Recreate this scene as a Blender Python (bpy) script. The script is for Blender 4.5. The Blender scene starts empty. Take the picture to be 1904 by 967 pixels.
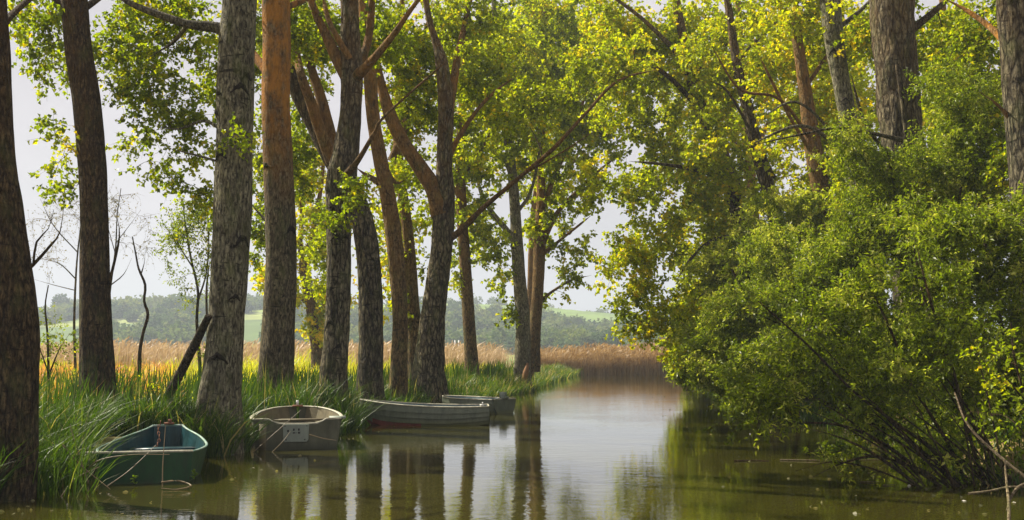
import bpy, math, random
import numpy as np
from mathutils import Vector, noise as mnoise

# ------------------------------------------------------------------ camera
F, CX, CY, HOR, EYE = 1900.0, 952.0, 483.5, 660.0, 1.6
TH = math.atan((HOR - CY) / F)
scene = bpy.context.scene
COL = scene.collection
cam_d = bpy.data.cameras.new('camera')
cam_d.sensor_width = 36.0
cam_d.lens = 36.0 * F / 1904.0
cam_d.clip_start = 0.1
cam_d.clip_end = 9000
cam = bpy.data.objects.new('camera', cam_d)
cam.location = (0, 0, EYE)
cam.rotation_euler = (math.pi / 2 + TH, 0, 0)
COL.objects.link(cam)
scene.camera = cam

# ------------------------------------------------------------------ light
SUN_EL, SUN_AZ = math.radians(46), math.radians(-64)      # azimuth from +Y, negative = left
world = bpy.data.worlds.new('World')
scene.world = world
world.use_nodes = True
wn, wl = world.node_tree.nodes, world.node_tree.links
wn.clear()
sky = wn.new('ShaderNodeTexSky')
sky.sky_type = 'NISHITA'
sky.sun_disc = False
sky.sun_elevation = SUN_EL
sky.sun_rotation = SUN_AZ
sky.dust_density = 4.0
sky.air_density = 1.2
tc = wn.new('ShaderNodeTexCoord')
mp = wn.new('ShaderNodeMapping'); mp.inputs['Scale'].default_value = (1.5, 1.5, 3.5)
nz = wn.new('ShaderNodeTexNoise'); nz.inputs['Scale'].default_value = 1.6; nz.inputs['Detail'].default_value = 5
cr = wn.new('ShaderNodeValToRGB')
cr.color_ramp.elements[0].position = 0.3; cr.color_ramp.elements[0].color = (1.65, 1.5, 1.6, 1)
cr.color_ramp.elements[1].position = 0.7; cr.color_ramp.elements[1].color = (2.75, 2.45, 2.55, 1)
mx = wn.new('ShaderNodeMix'); mx.data_type = 'RGBA'; mx.inputs[0].default_value = 0.97
bg = wn.new('ShaderNodeBackground'); bg.inputs['Strength'].default_value = 0.12
out = wn.new('ShaderNodeOutputWorld')
wl.new(tc.outputs['Generated'], mp.inputs[0]); wl.new(mp.outputs[0], nz.inputs['Vector'])
wl.new(nz.outputs['Fac'], cr.inputs[0])
wl.new(sky.outputs[0], mx.inputs['A']); wl.new(cr.outputs[0], mx.inputs['B'])
wl.new(mx.outputs['Result'], bg.inputs[0]); wl.new(bg.outputs[0], out.inputs[0])

sun_d = bpy.data.lights.new('sun', 'SUN')
sun_d.energy = 4.6
sun_d.angle = math.radians(0.6)
sun_d.color = (1.0, 0.92, 0.76)
sun = bpy.data.objects.new('sun', sun_d)
d = Vector((math.sin(SUN_AZ) * math.cos(SUN_EL), math.cos(SUN_AZ) * math.cos(SUN_EL), math.sin(SUN_EL)))
sun.rotation_euler = d.to_track_quat('Z', 'Y').to_euler()
COL.objects.link(sun)

scene.view_settings.view_transform = 'Standard'
scene.view_settings.look = 'None'
scene.view_settings.exposure = 1.27
scene.view_settings.gamma = 1.0
cy = scene.cycles
cy.max_bounces = 7
cy.diffuse_bounces = 4
cy.glossy_bounces = 3
cy.transmission_bounces = 5
cy.transparent_max_bounces = 6
cy.volume_bounces = 0
cy.sample_clamp_indirect = 6
cy.caustics_reflective = False
cy.caustics_refractive = False

# ------------------------------------------------------------------ helpers
rng = np.random.default_rng(11)
random.seed(5)

def P(px, py, Y):
    """world point seen at photo pixel (px,py) at depth Y"""
    dx = (px - CX) / F; du = (CY - py) / F
    dy = math.cos(TH) - du * math.sin(TH); dz = math.sin(TH) + du * math.cos(TH)
    t = Y / dy
    return np.array([dx * t, Y, EYE + dz * t])

def G(px, py, z=0.0):
    dx = (px - CX) / F; du = (CY - py) / F
    dy = math.cos(TH) - du * math.sin(TH); dz = math.sin(TH) + du * math.cos(TH)
    t = (z - EYE) / dz
    return np.array([dx * t, dy * t, z])

def norm(a):
    return a / np.maximum(np.linalg.norm(a, axis=-1, keepdims=True), 1e-9)

class Acc:
    """collects faces of one size for one mesh"""
    def __init__(s, k): s.k = k; s.v = []; s.f = []; s.m = []; s.t = []; s.n = 0
    def add(s, v, f, mat=0, tint=None):
        v = np.asarray(v, dtype=np.float64).reshape(-1, 3); f = np.asarray(f, dtype=np.int64).reshape(-1, s.k)
        s.v.append(v); s.f.append(f + s.n); s.n += len(v)
        s.m.append(np.full(len(f), mat)); s.t.append(np.zeros(len(f)) if tint is None else np.broadcast_to(tint, (len(f),)))

def link(name, me, mats, parent=None, origin=None, smooth=True):
    for m in (mats if isinstance(mats, (list, tuple)) else [mats]):
        me.materials.append(m)
    o = bpy.data.objects.new(name, me)
    COL.objects.link(o)
    if parent is not None:
        o.parent = parent
    elif origin is not None:
        o.location = origin
    return o

def mesh(name, acc, mats, parent=None, origin=(0, 0, 0), smooth=True):
    origin = np.asarray(origin, float)
    v = np.concatenate(acc.v) - origin; f = np.concatenate(acc.f); k = acc.k
    me = bpy.data.meshes.new(name)
    me.vertices.add(len(v)); me.vertices.foreach_set('co', v.astype(np.float32).ravel())
    me.loops.add(len(f) * k); me.loops.foreach_set('vertex_index', f.astype(np.int32).ravel())
    me.polygons.add(len(f)); me.polygons.foreach_set('loop_start', (np.arange(len(f)) * k).astype(np.int32))
    me.polygons.foreach_set('material_index', np.concatenate(acc.m).astype(np.int32))
    me.polygons.foreach_set('use_smooth', np.full(len(f), smooth))
    a = me.attributes.new('tint', 'FLOAT', 'FACE'); a.data.foreach_set('value', np.concatenate(acc.t).astype(np.float32))
    me.update(calc_edges=True); me.validate()
    return link(name, me, mats, parent, origin)

def empty(name, loc, label, cat, group=None):
    o = bpy.data.objects.new(name, None); o.location = loc; o.empty_display_size = 0.3
    COL.objects.link(o); tag(o, label, cat, group)
    return o

def tag(o, label=None, cat=None, group=None, kind=None):
    if label: o['label'] = label
    if cat: o['category'] = cat
    if group: o['group'] = group
    if kind: o['kind'] = kind
    return o

def tubes(pts, rad, sides):
    """pts (m,n,3), rad (m,n) -> verts, quads of m tubes"""
    m, n, _ = pts.shape
    t = np.empty_like(pts); t[:, 1:-1] = pts[:, 2:] - pts[:, :-2]; t[:, 0] = pts[:, 1] - pts[:, 0]; t[:, -1] = pts[:, -1] - pts[:, -2]
    t = norm(t)
    mt = norm(t.mean(1))
    ref = np.where(np.abs(mt[:, :1]) < 0.6, np.array([[1.0, 0, 0]]), np.array([[0, 1.0, 0]]))
    ref = np.repeat(ref[:, None], n, 1)
    u = norm(ref - t * (t * ref).sum(-1, keepdims=True)); w = np.cross(t, u)
    a = np.arange(sides) / sides * 2 * math.pi
    v = pts[:, :, None] + rad[:, :, None, None] * (u[:, :, None] * np.cos(a)[None, None, :, None] + w[:, :, None] * np.sin(a)[None, None, :, None])
    i = np.arange(m)[:, None, None] * n * sides + np.arange(n - 1)[None, :, None] * sides; s = np.arange(sides)[None, None]; s2 = (s + 1) % sides
    f = np.stack([i + s, i + s2, i + sides + s2, i + sides + s], -1).reshape(-1, 4)
    return v.reshape(-1, 3), f

def smooth_path(pts, step):
    pts = np.asarray(pts, float)
    p = np.vstack([2 * pts[0] - pts[1], pts, 2 * pts[-1] - pts[-2]])
    outp = []
    for i in range(1, len(p) - 2):
        L = np.linalg.norm(p[i + 1, :3] - p[i, :3]); n = max(2, int(L / step))
        for k in range(n):
            t = k / n
            outp.append(0.5 * (2 * p[i] + (-p[i - 1] + p[i + 1]) * t + (2 * p[i - 1] - 5 * p[i] + 4 * p[i + 1] - p[i + 2]) * t * t + (-p[i - 1] + 3 * p[i] - 3 * p[i + 1] + p[i + 2]) * t ** 3))
    outp.append(p[-2])
    return np.array(outp)

def bark_tube(acc, path, sides=26, seed=0, amp=0.05, flare=0.0):
    """path (n,4) xyz r ; lumpy bark surface"""
    n = len(path); c = path[:, :3]; r = path[:, 3]
    t = np.gradient(c, axis=0); t = norm(t)
    ref = np.array([0.0, 1, 0]) if abs(t[:, 1]).mean() < 0.7 else np.array([1.0, 0, 0])
    u = norm(ref - t * (t @ ref)[:, None]); w = np.cross(t, u)
    a = np.arange(sides) / sides * 2 * math.pi
    rr = np.empty((n, sides))
    s0 = c[0, 2]
    for i in range(n):
        h = c[i, 2] + c[i, 0] * .5
        fl = flare * math.exp(-max(0, c[i, 2] - s0) / 0.45)
        for j in range(sides):
            ca, sa = math.cos(a[j]), math.sin(a[j])
            k = 1 + amp * (mnoise.noise((ca * 1.3 + seed, sa * 1.3, h * .9)) + .8 * mnoise.noise((ca * 4 + seed, sa * 4, h * 1.5)) + .9 * mnoise.noise((ca * 9, sa * 9 + seed, h * 3)))
            k += fl * (.6 + .8 * abs(mnoise.noise((ca * 1.6 + seed * 2, sa * 1.6, 0))) )
            rr[i, j] = r[i] * k
    v = c[:, None] + rr[..., None] * (u[:, None] * np.cos(a)[None, :, None] + w[:, None] * np.sin(a)[None, :, None])
    i = np.arange(n - 1)[:, None] * sides; s = np.arange(sides)[None]; s2 = (s + 1) % sides
    f = np.stack([i + s, i + s2, i + sides + s2, i + sides + s], -1).reshape(-1, 4)
    acc.add(v.reshape(-1, 3), f)

def leaves(acc, pos, ddir, L, W, tint, fold=0.35):
    """pos,ddir (n,3); a folded pointed leaf of 2 triangles"""
    n = len(pos)
    ref = norm(rng.normal(size=(n, 3)) + np.array([0, 0, 1.3]))
    side = norm(np.cross(ddir, ref)); nr = np.cross(side, ddir)
    L = np.broadcast_to(L, (n,))[:, None]; W = np.broadcast_to(W, (n,))[:, None]
    b = pos; tip = pos + ddir * L
    m = pos + ddir * L * .42
    l = m + side * W * .5 + nr * W * fold; r = m - side * W * .5 + nr * W * fold
    v = np.stack([b, l, tip, r], 1).reshape(-1, 3)
    i = np.arange(n)[:, None] * 4
    f = np.concatenate([i + np.array([[0, 1, 2]]), i + np.array([[0, 2, 3]])], 0)
    acc.add(v, f, 0, np.concatenate([tint, tint]))

# ------------------------------------------------------------------ materials
def mat(name):
    m = bpy.data.materials.new(name); m.use_nodes = True
    nt = m.node_tree; nt.nodes.clear()
    o = nt.nodes.new('ShaderNodeOutputMaterial')
    return m, nt, o

def N(nt, typ, **kw):
    n = nt.nodes.new(typ)
    for k, v in kw.items():
        if k in n.inputs: n.inputs[k].default_value = v
        else: setattr(n, k, v)
    return n

def ramp(nt, fac, stops):
    r = nt.nodes.new('ShaderNodeValToRGB'); e = r.color_ramp.elements
    while len(e) < len(stops): e.new(0.5)
    for el, (p, c) in zip(e, stops): el.position = p; el.color = (*c, 1)
    nt.links.new(fac, r.inputs[0]); return r.outputs[0]

def mapped(nt, scale, src='Object'):
    t = nt.nodes.new('ShaderNodeTexCoord'); m = nt.nodes.new('ShaderNodeMapping'); m.inputs['Scale'].default_value = scale
    nt.links.new(t.outputs[src], m.inputs[0]); return m.outputs[0]

def noise(nt, vec, scale, detail=4, rough=.55, dist=0):
    n = N(nt, 'ShaderNodeTexNoise', Scale=scale, Detail=detail, Roughness=rough, Distortion=dist)
    if vec is not None: nt.links.new(vec, n.inputs['Vector'])
    return n.outputs['Fac']

def mixc(nt, fac, a, b, mode='MIX'):
    m = nt.nodes.new('ShaderNodeMix'); m.data_type = 'RGBA'; m.blend_type = mode
    for s, i in ((fac, 0), (a, 6), (b, 7)):
        if hasattr(s, 'links'): nt.links.new(s, m.inputs[i])
        else: m.inputs[i].default_value = s if i == 0 else (*s, 1)
    return m.outputs[2]

def leaf_mat(name, stops, trans_gain=(1.5, 1.35, .7), tfac=.5, rough=.45):
    m, nt, o = mat(name)
    at = N(nt, 'ShaderNodeAttribute', attribute_name='tint')
    c = ramp(nt, at.outputs['Fac'], stops)
    p = N(nt, 'ShaderNodeBsdfPrincipled', Roughness=rough); p.inputs['Specular IOR Level'].default_value = .35
    nt.links.new(c, p.inputs['Base Color'])
    tr = N(nt, 'ShaderNodeBsdfTranslucent')
    vm = N(nt, 'ShaderNodeVectorMath', operation='MULTIPLY'); vm.inputs[1].default_value = trans_gain
    nt.links.new(c, vm.inputs[0]); nt.links.new(vm.outputs[0], tr.inputs[0])
    mx = N(nt, 'ShaderNodeMixShader'); mx.inputs[0].default_value = tfac
    nt.links.new(p.outputs[0], mx.inputs[1]); nt.links.new(tr.outputs[0], mx.inputs[2]); nt.links.new(mx.outputs[0], o.inputs[0])
    return m

M = {}
M['leaf_poplar'] = leaf_mat('poplar_leaf', [(0, (.09, .125, .004)), (.45, (.225, .29, .006)), (.8, (.41, .41, .008)), (1, (.56, .42, .012))], (1.65, 1.7, .4), .58)
M['leaf_yellow'] = leaf_mat('sunny_poplar_leaf', [(0, (.12, .155, .004)), (.4, (.29, .35, .006)), (.75, (.45, .46, .007)), (1, (.62, .47, .01))], (1.58, 1.6, .4), .58)
M['leaf_willow'] = leaf_mat('willow_leaf', [(0, (.05, .07, .005)), (.5, (.175, .225, .011)), (.85, (.33, .35, .03)), (1, (.55, .52, .15))], (1.6, 1.75, .5), .52, .4)
M['leaf_dull'] = leaf_mat('bud_leaf', [(0, (.12, .13, .06)), (1, (.26, .24, .1))], (1.2, 1.1, .8), .5)
M['grass'] = leaf_mat('grass_blade', [(0, (.015, .04, .004)), (.4, (.05, .105, .008)), (.75, (.12, .19, .015)), (.92, (.26, .25, .07)), (1, (.42, .34, .17))], (1.5, 1.5, .6), .42)
M['field'] = leaf_mat('field_grass_blade', [(0, (.3, .4, .015)), (.5, (.6, .62, .02)), (.75, (.6, .5, .05)), (.85, (.6, .3, .1)), (1, (.55, .25, .1))], (1.5, 1.4, .6), .45)
M['reed'] = leaf_mat('dry_reed', [(0, (.24, .15, .06)), (.5, (.42, .29, .13)), (1, (.6, .46, .26))], (1.2, 1.1, .9), .35)
M['hill_leaf'] = leaf_mat('far_leaf', [(0, (.03, .07, .03)), (.5, (.12, .18, .05)), (1, (.22, .25, .08))], (1.2, 1.2, .8), .35, 1.0)
M['reed_pale'] = leaf_mat('pale_reed', [(0, (.36, .24, .12)), (.5, (.52, .38, .22)), (1, (.68, .54, .36))], (1.1, 1.1, 1.0), .35)
M['straw'] = leaf_mat('dead_stalk', [(0, (.2, .15, .08)), (1, (.32, .25, .14))], (1, 1, 1), .1)

def bark_mat(name, dark, mid, lite, orange=None, oz=(0, 1), knots=True, fine=1.0, furrow=.5):
    m, nt, o = mat(name)
    v = mapped(nt, (1, 1, .3))
    ridg = noise(nt, v, 30 * fine, 6, .65, .6)
    broad = noise(nt, mapped(nt, (1, 1, .5)), 2.3, 4, .6)
    c = ramp(nt, ridg, [(.38, dark), (.5, mid), (.64, lite)])
    c = mixc(nt, ramp(nt, broad, [(.35, (0, 0, 0)), (.65, (1, 1, 1))]), c, mid, 'MIX') if False else c
    cb = ramp(nt, broad, [(.36, (.4, .37, .32)), (.5, (1, 1, 1)), (.64, (1, .96, .88))])
    c = mixc(nt, .8, c, cb, 'MULTIPLY')
    # furrows between bark plates
    wv = nt.nodes.new('ShaderNodeVectorMath'); wv.operation = 'ADD'
    wn_ = N(nt, 'ShaderNodeTexNoise', Scale=6.0, Detail=3); ws = nt.nodes.new('ShaderNodeVectorMath'); ws.operation = 'SCALE'; ws.inputs[3].default_value = .12
    nt.links.new(wn_.outputs['Color'], ws.inputs[0]); nt.links.new(mapped(nt, (1, 1, .28)), wv.inputs[0]); nt.links.new(ws.outputs[0], wv.inputs[1])
    vo = N(nt, 'ShaderNodeTexVoronoi', Scale=11.0 * fine); vo.feature = 'DISTANCE_TO_EDGE'; nt.links.new(wv.outputs[0], vo.inputs['Vector'])
    fur = ramp(nt, vo.outputs['Distance'], [(0, (1, 1, 1)), (.12, (.35, .35, .35)), (.25, (0, 0, 0))])
    fm = N(nt, 'ShaderNodeMath', operation='MULTIPLY'); fm.inputs[1].default_value = furrow; nt.links.new(fur, fm.inputs[0])
    c = mixc(nt, fm.outputs[0], c, tuple(x * .8 for x in dark))
    # cross cracks
    cross = noise(nt, mapped(nt, (.35, .35, 1.5)), 9 * fine, 5, .7, .8)
    c = mixc(nt, ramp(nt, cross, [(.34, (1, 1, 1)), (.42, (0, 0, 0))]), c, dark)
    if knots:
        k = noise(nt, mapped(nt, (1, 1, .6)), 3.1, 3, .5, 1.4)
        c = mixc(nt, ramp(nt, k, [(.68, (0, 0, 0)), (.74, (.85, .85, .85))]), c, tuple(x * .6 for x in dark))
    # green algae
    al = noise(nt, mapped(nt, (1, 1, .4)), 4.5, 4, .6)
    c = mixc(nt, ramp(nt, al, [(.5, (0, 0, 0)), (.7, (.45, .45, .45))]), c, (.13, .15, .05))
    if orange:
        t = nt.nodes.new('ShaderNodeTexCoord'); s = nt.nodes.new('ShaderNodeSeparateXYZ'); nt.links.new(t.outputs['Object'], s.inputs[0])
        mr = N(nt, 'ShaderNodeMapRange'); mr.inputs[1].default_value = oz[0]; mr.inputs[2].default_value = oz[1]
        nt.links.new(s.outputs[2], mr.inputs[0])
        on = noise(nt, mapped(nt, (1, 1, .5)), 5, 5, .65)
        ad = N(nt, 'ShaderNodeMath', operation='MULTIPLY'); nt.links.new(mr.outputs[0], ad.inputs[0])
        nt.links.new(ramp(nt, on, [(.35, (.1, .1, .1)), (.6, (.95, .95, .95))]), ad.inputs[1])
        c = mixc(nt, ad.outputs[0], c, mixc(nt, ridg, tuple(x * .5 for x in orange), orange))
    oi = nt.nodes.new('ShaderNodeObjectInfo')
    c = mixc(nt, 1.0, c, ramp(nt, oi.outputs['Random'], [(0, (.8, .8, .72)), (.5, (1, 1, .9)), (1, (1.15, 1.17, 1.05))]), 'MULTIPLY')
    p = N(nt, 'ShaderNodeBsdfPrincipled', Roughness=.9); p.inputs['Specular IOR Level'].default_value = .2
    nt.links.new(c, p.inputs['Base Color'])
    b0 = N(nt, 'ShaderNodeBump', Strength=furrow, Distance=.05, invert=True); nt.links.new(fur, b0.inputs['Height'])
    b = N(nt, 'ShaderNodeBump', Strength=1.0, Distance=.06)
    nt.links.new(ridg, b.inputs['Height']); nt.links.new(b0.outputs[0], b.inputs['Normal'])
    b2 = N(nt, 'ShaderNodeBump', Strength=.6, Distance=.03)
    nt.links.new(cross, b2.inputs['Height']); nt.links.new(b.outputs[0], b2.inputs['Normal'])
    nt.links.new(b2.outputs[0], p.inputs['Normal']); nt.links.new(p.outputs[0], o.inputs[0])
    return m

M['bark_dark'] = bark_mat('dark_brown_bark', (.014, .01, .006), (.1, .07, .04), (.24, .17, .09), (.16, .08, .02), (1, 12), knots=False, fine=1.3, furrow=.75)
M['bark_grey'] = bark_mat('grey_poplar_bark', (.026, .022, .015), (.2, .18, .13), (.38, .35, .25))
M['bark_rust'] = bark_mat('lichen_poplar_bark', (.02, .016, .01), (.145, .12, .08), (.3, .25, .165), (.6, .26, .04), (4.4, 7.0))
M['bark_furrow'] = bark_mat('furrowed_bark', (.02, .016, .011), (.17, .145, .1), (.34, .29, .2), (.26, .14, .04), (5, 14), knots=False, fine=.8, furrow=.85)
M['bark_warm'] = bark_mat('warm_brown_bark', (.016, .011, .006), (.17, .115, .055), (.34, .235, .11), (.4, .2, .05), (2, 10), fine=1.0)
M['twig'] = bark_mat('twig_bark', (.05, .032, .02), (.13, .085, .05), (.22, .15, .09), knots=False)
M['twig_pale'] = bark_mat('pale_twig_bark', (.16, .12, .08), (.3, .23, .15), (.42, .34, .24), knots=False)
M['scar'] = bark_mat('bark_scar', (.012, .009, .007), (.03, .022, .016), (.06, .045, .03), knots=False)

# ground
m, nt, o = mat('bank_soil_and_turf'); M['ground'] = m
geo = nt.nodes.new('ShaderNodeNewGeometry')
pos = geo.outputs['Position']
sx = nt.nodes.new('ShaderNodeSeparateXYZ'); nt.links.new(pos, sx.inputs[0])
n1 = noise(nt, pos, .35, 6, .6); n2 = noise(nt, pos, 6, 5, .7)
near = ramp(nt, n1, [(.35, (.1, .12, .025)), (.5, (.24, .2, .06)), (.66, (.32, .17, .07))])
near = mixc(nt, .6, near, ramp(nt, n2, [(.3, (.3, .28, .25)), (.7, (1, 1, 1))]), 'MULTIPLY')
# distant fields: big patches
vor = N(nt, 'ShaderNodeTexVoronoi', Scale=.0085); vor.inputs['Randomness'].default_value = .9
mpv = nt.nodes.new('ShaderNodeMapping'); mpv.inputs['Scale'].default_value = (.8, 2.2, 0); nt.links.new(pos, mpv.inputs[0]); nt.links.new(mpv.outputs[0], vor.inputs['Vector'])
sv = nt.nodes.new('ShaderNodeSeparateColor'); nt.links.new(vor.outputs['Color'], sv.inputs[0])
far = ramp(nt, sv.outputs[0], [(0, (.1, .17, .03)), (.35, (.2, .32, .05)), (.6, (.32, .42, .06)), (.8, (.3, .36, .08)), (1, (.16, .28, .04))])
far = mixc(nt, .9, far, ramp(nt, noise(nt, pos, .06, 5, .6), [(.3, (.5, .5, .5)), (.7, (1, 1, 1))]), 'MULTIPLY')
mr = N(nt, 'ShaderNodeMapRange'); mr.inputs[1].default_value = 110; mr.inputs[2].default_value = 180; nt.links.new(sx.outputs[1], mr.inputs[0])
c = mixc(nt, mr.outputs[0], near, far)
mud = N(nt, 'ShaderNodeMapRange'); mud.inputs[1].default_value = .16; mud.inputs[2].default_value = .04; nt.links.new(sx.outputs[2], mud.inputs[0])
c = mixc(nt, mud.outputs[0], c, (.055, .04, .022))
p = N(nt, 'ShaderNodeBsdfPrincipled', Roughness=.95); nt.links.new(c, p.inputs['Base Color'])
b = N(nt, 'ShaderNodeBump', Strength=.8, Distance=.05); nt.links.new(n2, b.inputs['Height']); nt.links.new(b.outputs[0], p.inputs['Normal'])
nt.links.new(p.outputs[0], o.inputs[0])

# water
m, nt, o = mat('murky_canal_water'); M['water'] = m
geo = nt.nodes.new('ShaderNodeNewGeometry'); pos = geo.outputs['Position']
p = N(nt, 'ShaderNodeBsdfPrincipled', Roughness=.012, IOR=1.48)
p.inputs['Base Color'].default_value = (.036, .034, .005, 1)
p.inputs['Specular IOR Level'].default_value = .9
mp1 = nt.nodes.new('ShaderNodeMapping'); mp1.inputs['Scale'].default_value = (.7, 1.0, 1); nt.links.new(pos, mp1.inputs[0])
w1 = noise(nt, mp1.outputs[0], 5.5, 3, .5); w2 = noise(nt, mp1.outputs[0], 22, 2, .5); w3 = noise(nt, pos, 1.1, 2, .5)
calm = noise(nt, pos, .22, 3, .6)
calm_r = ramp(nt, calm, [(.35, (.25, .25, .25)), (.65, (1, 1, 1))])
b1 = N(nt, 'ShaderNodeBump', Distance=.0035); nt.links.new(w1, b1.inputs['Height']); nt.links.new(calm_r, b1.inputs['Strength'])
b2 = N(nt, 'ShaderNodeBump', Distance=.0007); nt.links.new(w2, b2.inputs['Height']); nt.links.new(calm_r, b2.inputs['Strength']); nt.links.new(b1.outputs[0], b2.inputs['Normal'])
b3 = N(nt, 'ShaderNodeBump', Distance=.006, Strength=.5); nt.links.new(w3, b3.inputs['Height']); nt.links.new(b2.outputs[0], b3.inputs['Normal'])
nt.links.new(b3.outputs[0], p.inputs['Normal']); nt.links.new(p.outputs[0], o.inputs[0])

def paint(name, c1, c2, dirt=(.06, .05, .03), rough=.5, scale=5, low=None):
    m, nt, o = mat(name)
    v = mapped(nt, (1, 1, .5))
    n = noise(nt, v, scale, 6, .65, .3)
    c = ramp(nt, n, [(.35, c1), (.65, c2)])
    d2 = noise(nt, mapped(nt, (1.2, 1.2, .25)), 13, 5, .7)
    c = mixc(nt, ramp(nt, d2, [(.52, (0, 0, 0)), (.72, (.8, .8, .8))]), c, dirt)
    if low:   # (z0,z1,colour): scum band above the waterline
        t = nt.nodes.new('ShaderNodeTexCoord'); s = nt.nodes.new('ShaderNodeSeparateXYZ'); nt.links.new(t.outputs['Object'], s.inputs[0])
        mr = N(nt, 'ShaderNodeMapRange'); mr.inputs[1].default_value = low[1]; mr.inputs[2].default_value = low[0]; nt.links.new(s.outputs[2], mr.inputs[0])
        c = mixc(nt, mr.outputs[0], c, low[2])
    p = N(nt, 'ShaderNodeBsdfPrincipled', Roughness=rough); nt.links.new(c, p.inputs['Base Color'])
    b = N(nt, 'ShaderNodeBump', Strength=.3, Distance=.01); nt.links.new(n, b.inputs['Height']); nt.links.new(b.outputs[0], p.inputs['Normal'])
    nt.links.new(p.outputs[0], o.inputs[0])
    return m
M['green_hull'] = paint('green_hull_paint', (.001, .028, .005), (.003, .06, .01), (.015, .025, .008), .6, low=(-.02, .1, (.05, .055, .02)))
M['teal'] = paint('teal_inside_paint', (.004, .028, .03), (.012, .065, .08), (.05, .1, .09), .35)
M['rim'] = paint('worn_rim_paint', (.1, .24, .17), (.34, .42, .36), (.2, .2, .16), .5, 9)
M['beige_hull'] = paint('beige_hull', (.06, .062, .034), (.11, .112, .066), (.04, .04, .02), .6, low=(-.02, .16, (.03, .035, .012)))
M['beige_in'] = paint('beige_inside', (.1, .085, .045), (.18, .15, .08), (.1, .08, .04), .7)
M['pale_rim'] = paint('pale_gunwale', (.36, .35, .25), (.55, .52, .4), (.2, .18, .13), .5, 9)
M['plate'] = paint('grey_motor_plate', (.19, .22, .18), (.26, .3, .24), (.2, .22, .18), .5)
M['white_hull'] = paint('grey_white_hull', (.1, .12, .085), (.18, .2, .14), (.09, .1, .06), .5, 4, low=(-.02, .14, (.17, .17, .06)))
M['red_bottom'] = paint('red_bottom_paint', (.2, .04, .03), (.32, .08, .06), (.1, .05, .03), .6)
M['blue_in'] = paint('blue_grey_inside', (.06, .12, .15), (.14, .21, .25), (.05, .06, .06), .6)
M['dark'] = paint('dark_marks', (.02, .02, .018), (.04, .04, .035), (.02, .02, .02), .7)
M['faded'] = paint('faded_marks', (.2, .1, .09), (.28, .16, .13), (.1, .07, .06), .7)
M['rust'] = paint('rusty_iron', (.16, .06, .03), (.3, .13, .06), (.06, .03, .02), .8, 20)
M['white'] = paint('white_fitting', (.7, .7, .66), (.8, .8, .76), (.5, .5, .45), .4)
M['board'] = paint('weathered_board', (.42, .4, .33), (.62, .6, .5), (.25, .22, .16), .6, 12)

# ------------------------------------------------------------------ terrain
LB = np.array([(-60, -7), (0, -6.3), (9, -6.1), (11.7, -5.85), (14, -5.45), (16, -4.85), (18, -4.5), (21, -3.6), (26, -3.5), (30, -2.6), (35, -1.5), (41, -.15), (45, .75), (52, 1.4), (58, 1.7), (70, 3.3), (82, 4.8), (84, 6.5)], float)
RB = np.array([(-60, 8), (0, 7), (11, 6.3), (12.5, 5.9), (18, 6.6), (25, 7.2), (36, 8.6), (50, 9.6), (66, 11.6), (82, 14), (84, 13)], float)
def xl(y): return np.interp(y, LB[:, 0], LB[:, 1])
def xr(y): return np.interp(y, RB[:, 0], RB[:, 1])
def fb(x, y, s, seed=0):
    r = 0; a = 1
    for k in range(5):
        q = seed + k * 1.7
        r = r + a * (np.sin(x / s + 1.9 * np.sin(y / s * .8 + q) + q) * np.cos(y / s * 1.1 + 1.3 * np.sin(x / s * .7 - q) + q * 2)); a *= .5; s *= .47
    return r
def ground_z(x, y):
    x = np.asarray(x, float); y = np.asarray(y, float)
    dd = np.minimum(np.minimum(x - xl(y), xr(y) - x), 83.5 - y) + .12 * fb(x, y, 1.1)
    t = np.clip((.9 - dd) / 1.8, 0, 1); t = t * t * (3 - 2 * t)
    z = -.75 + t * 1.2 - .05 + .05 * fb(x, y, 2.3, 3) * t
    far = np.clip((y - 190) / 160, 0, 1); far = far * far * (3 - 2 * far)
    hill = 27 * np.exp(-((x + 330) / 360) ** 2 - ((y - 760) / 260) ** 2) + 13 * np.exp(-((x + 120) / 150) ** 2 - ((y - 520) / 120) ** 2)
    hill += 16 * np.exp(-((x - 20) / 170) ** 2 - ((y - 640) / 170) ** 2)
    hill += 38 * np.exp(-((x - 260) / 900) ** 2 - ((y - 1500) / 330) ** 2) + 22 * np.exp(-((x + 900) / 600) ** 2 - ((y - 1350) / 330) ** 2)
    hill += 20 * np.exp(-((x - 700) / 400) ** 2 - ((y - 700) / 300) ** 2)
    z = z + far * (hill * (1 + .1 * fb(x, y, 90, 2)) + .8 * fb(x, y, 60, 5))
    return z
def axis(dense0, dense1, step, lo, hi, g=1.1):
    a = list(np.arange(dense0, dense1, step)); s = step
    while a[-1] < hi: s *= g; a.append(a[-1] + s)
    s = step
    while a[0] > lo: s *= g; a.insert(0, a[0] - s)
    return np.array(a)
gx = axis(-16, 18, .3, -2600, 2600, 1.085); gy = axis(-4, 90, .4, -300, 3400, 1.045)
X, Yg = np.meshgrid(gx, gy); Z = ground_z(X, Yg)
nx, ny = len(gx), len(gy)
acc = Acc(4)
i = (np.arange(ny - 1)[:, None] * nx + np.arange(nx - 1)[None]).ravel()
acc.add(np.stack([X, Yg, Z], -1), np.stack([i, i + 1, i + nx + 1, i + nx], -1))
o = mesh('ground', acc, M['ground']); tag(o, kind='structure')
acc = Acc(4)
wy = np.linspace(-60, 86, 60); wx = np.linspace(-14, 24, 20)
X2, Y2 = np.meshgrid(wx, wy); i = (np.arange(59)[:, None] * 20 + np.arange(19)[None]).ravel()
acc.add(np.stack([X2, Y2, np.zeros_like(X2)], -1), np.stack([i, i + 1, i + 21, i + 20], -1))
o = mesh('water', acc, M['water']); tag(o, kind='structure')
gz = lambda x, y: float(ground_z(x, y))

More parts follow.
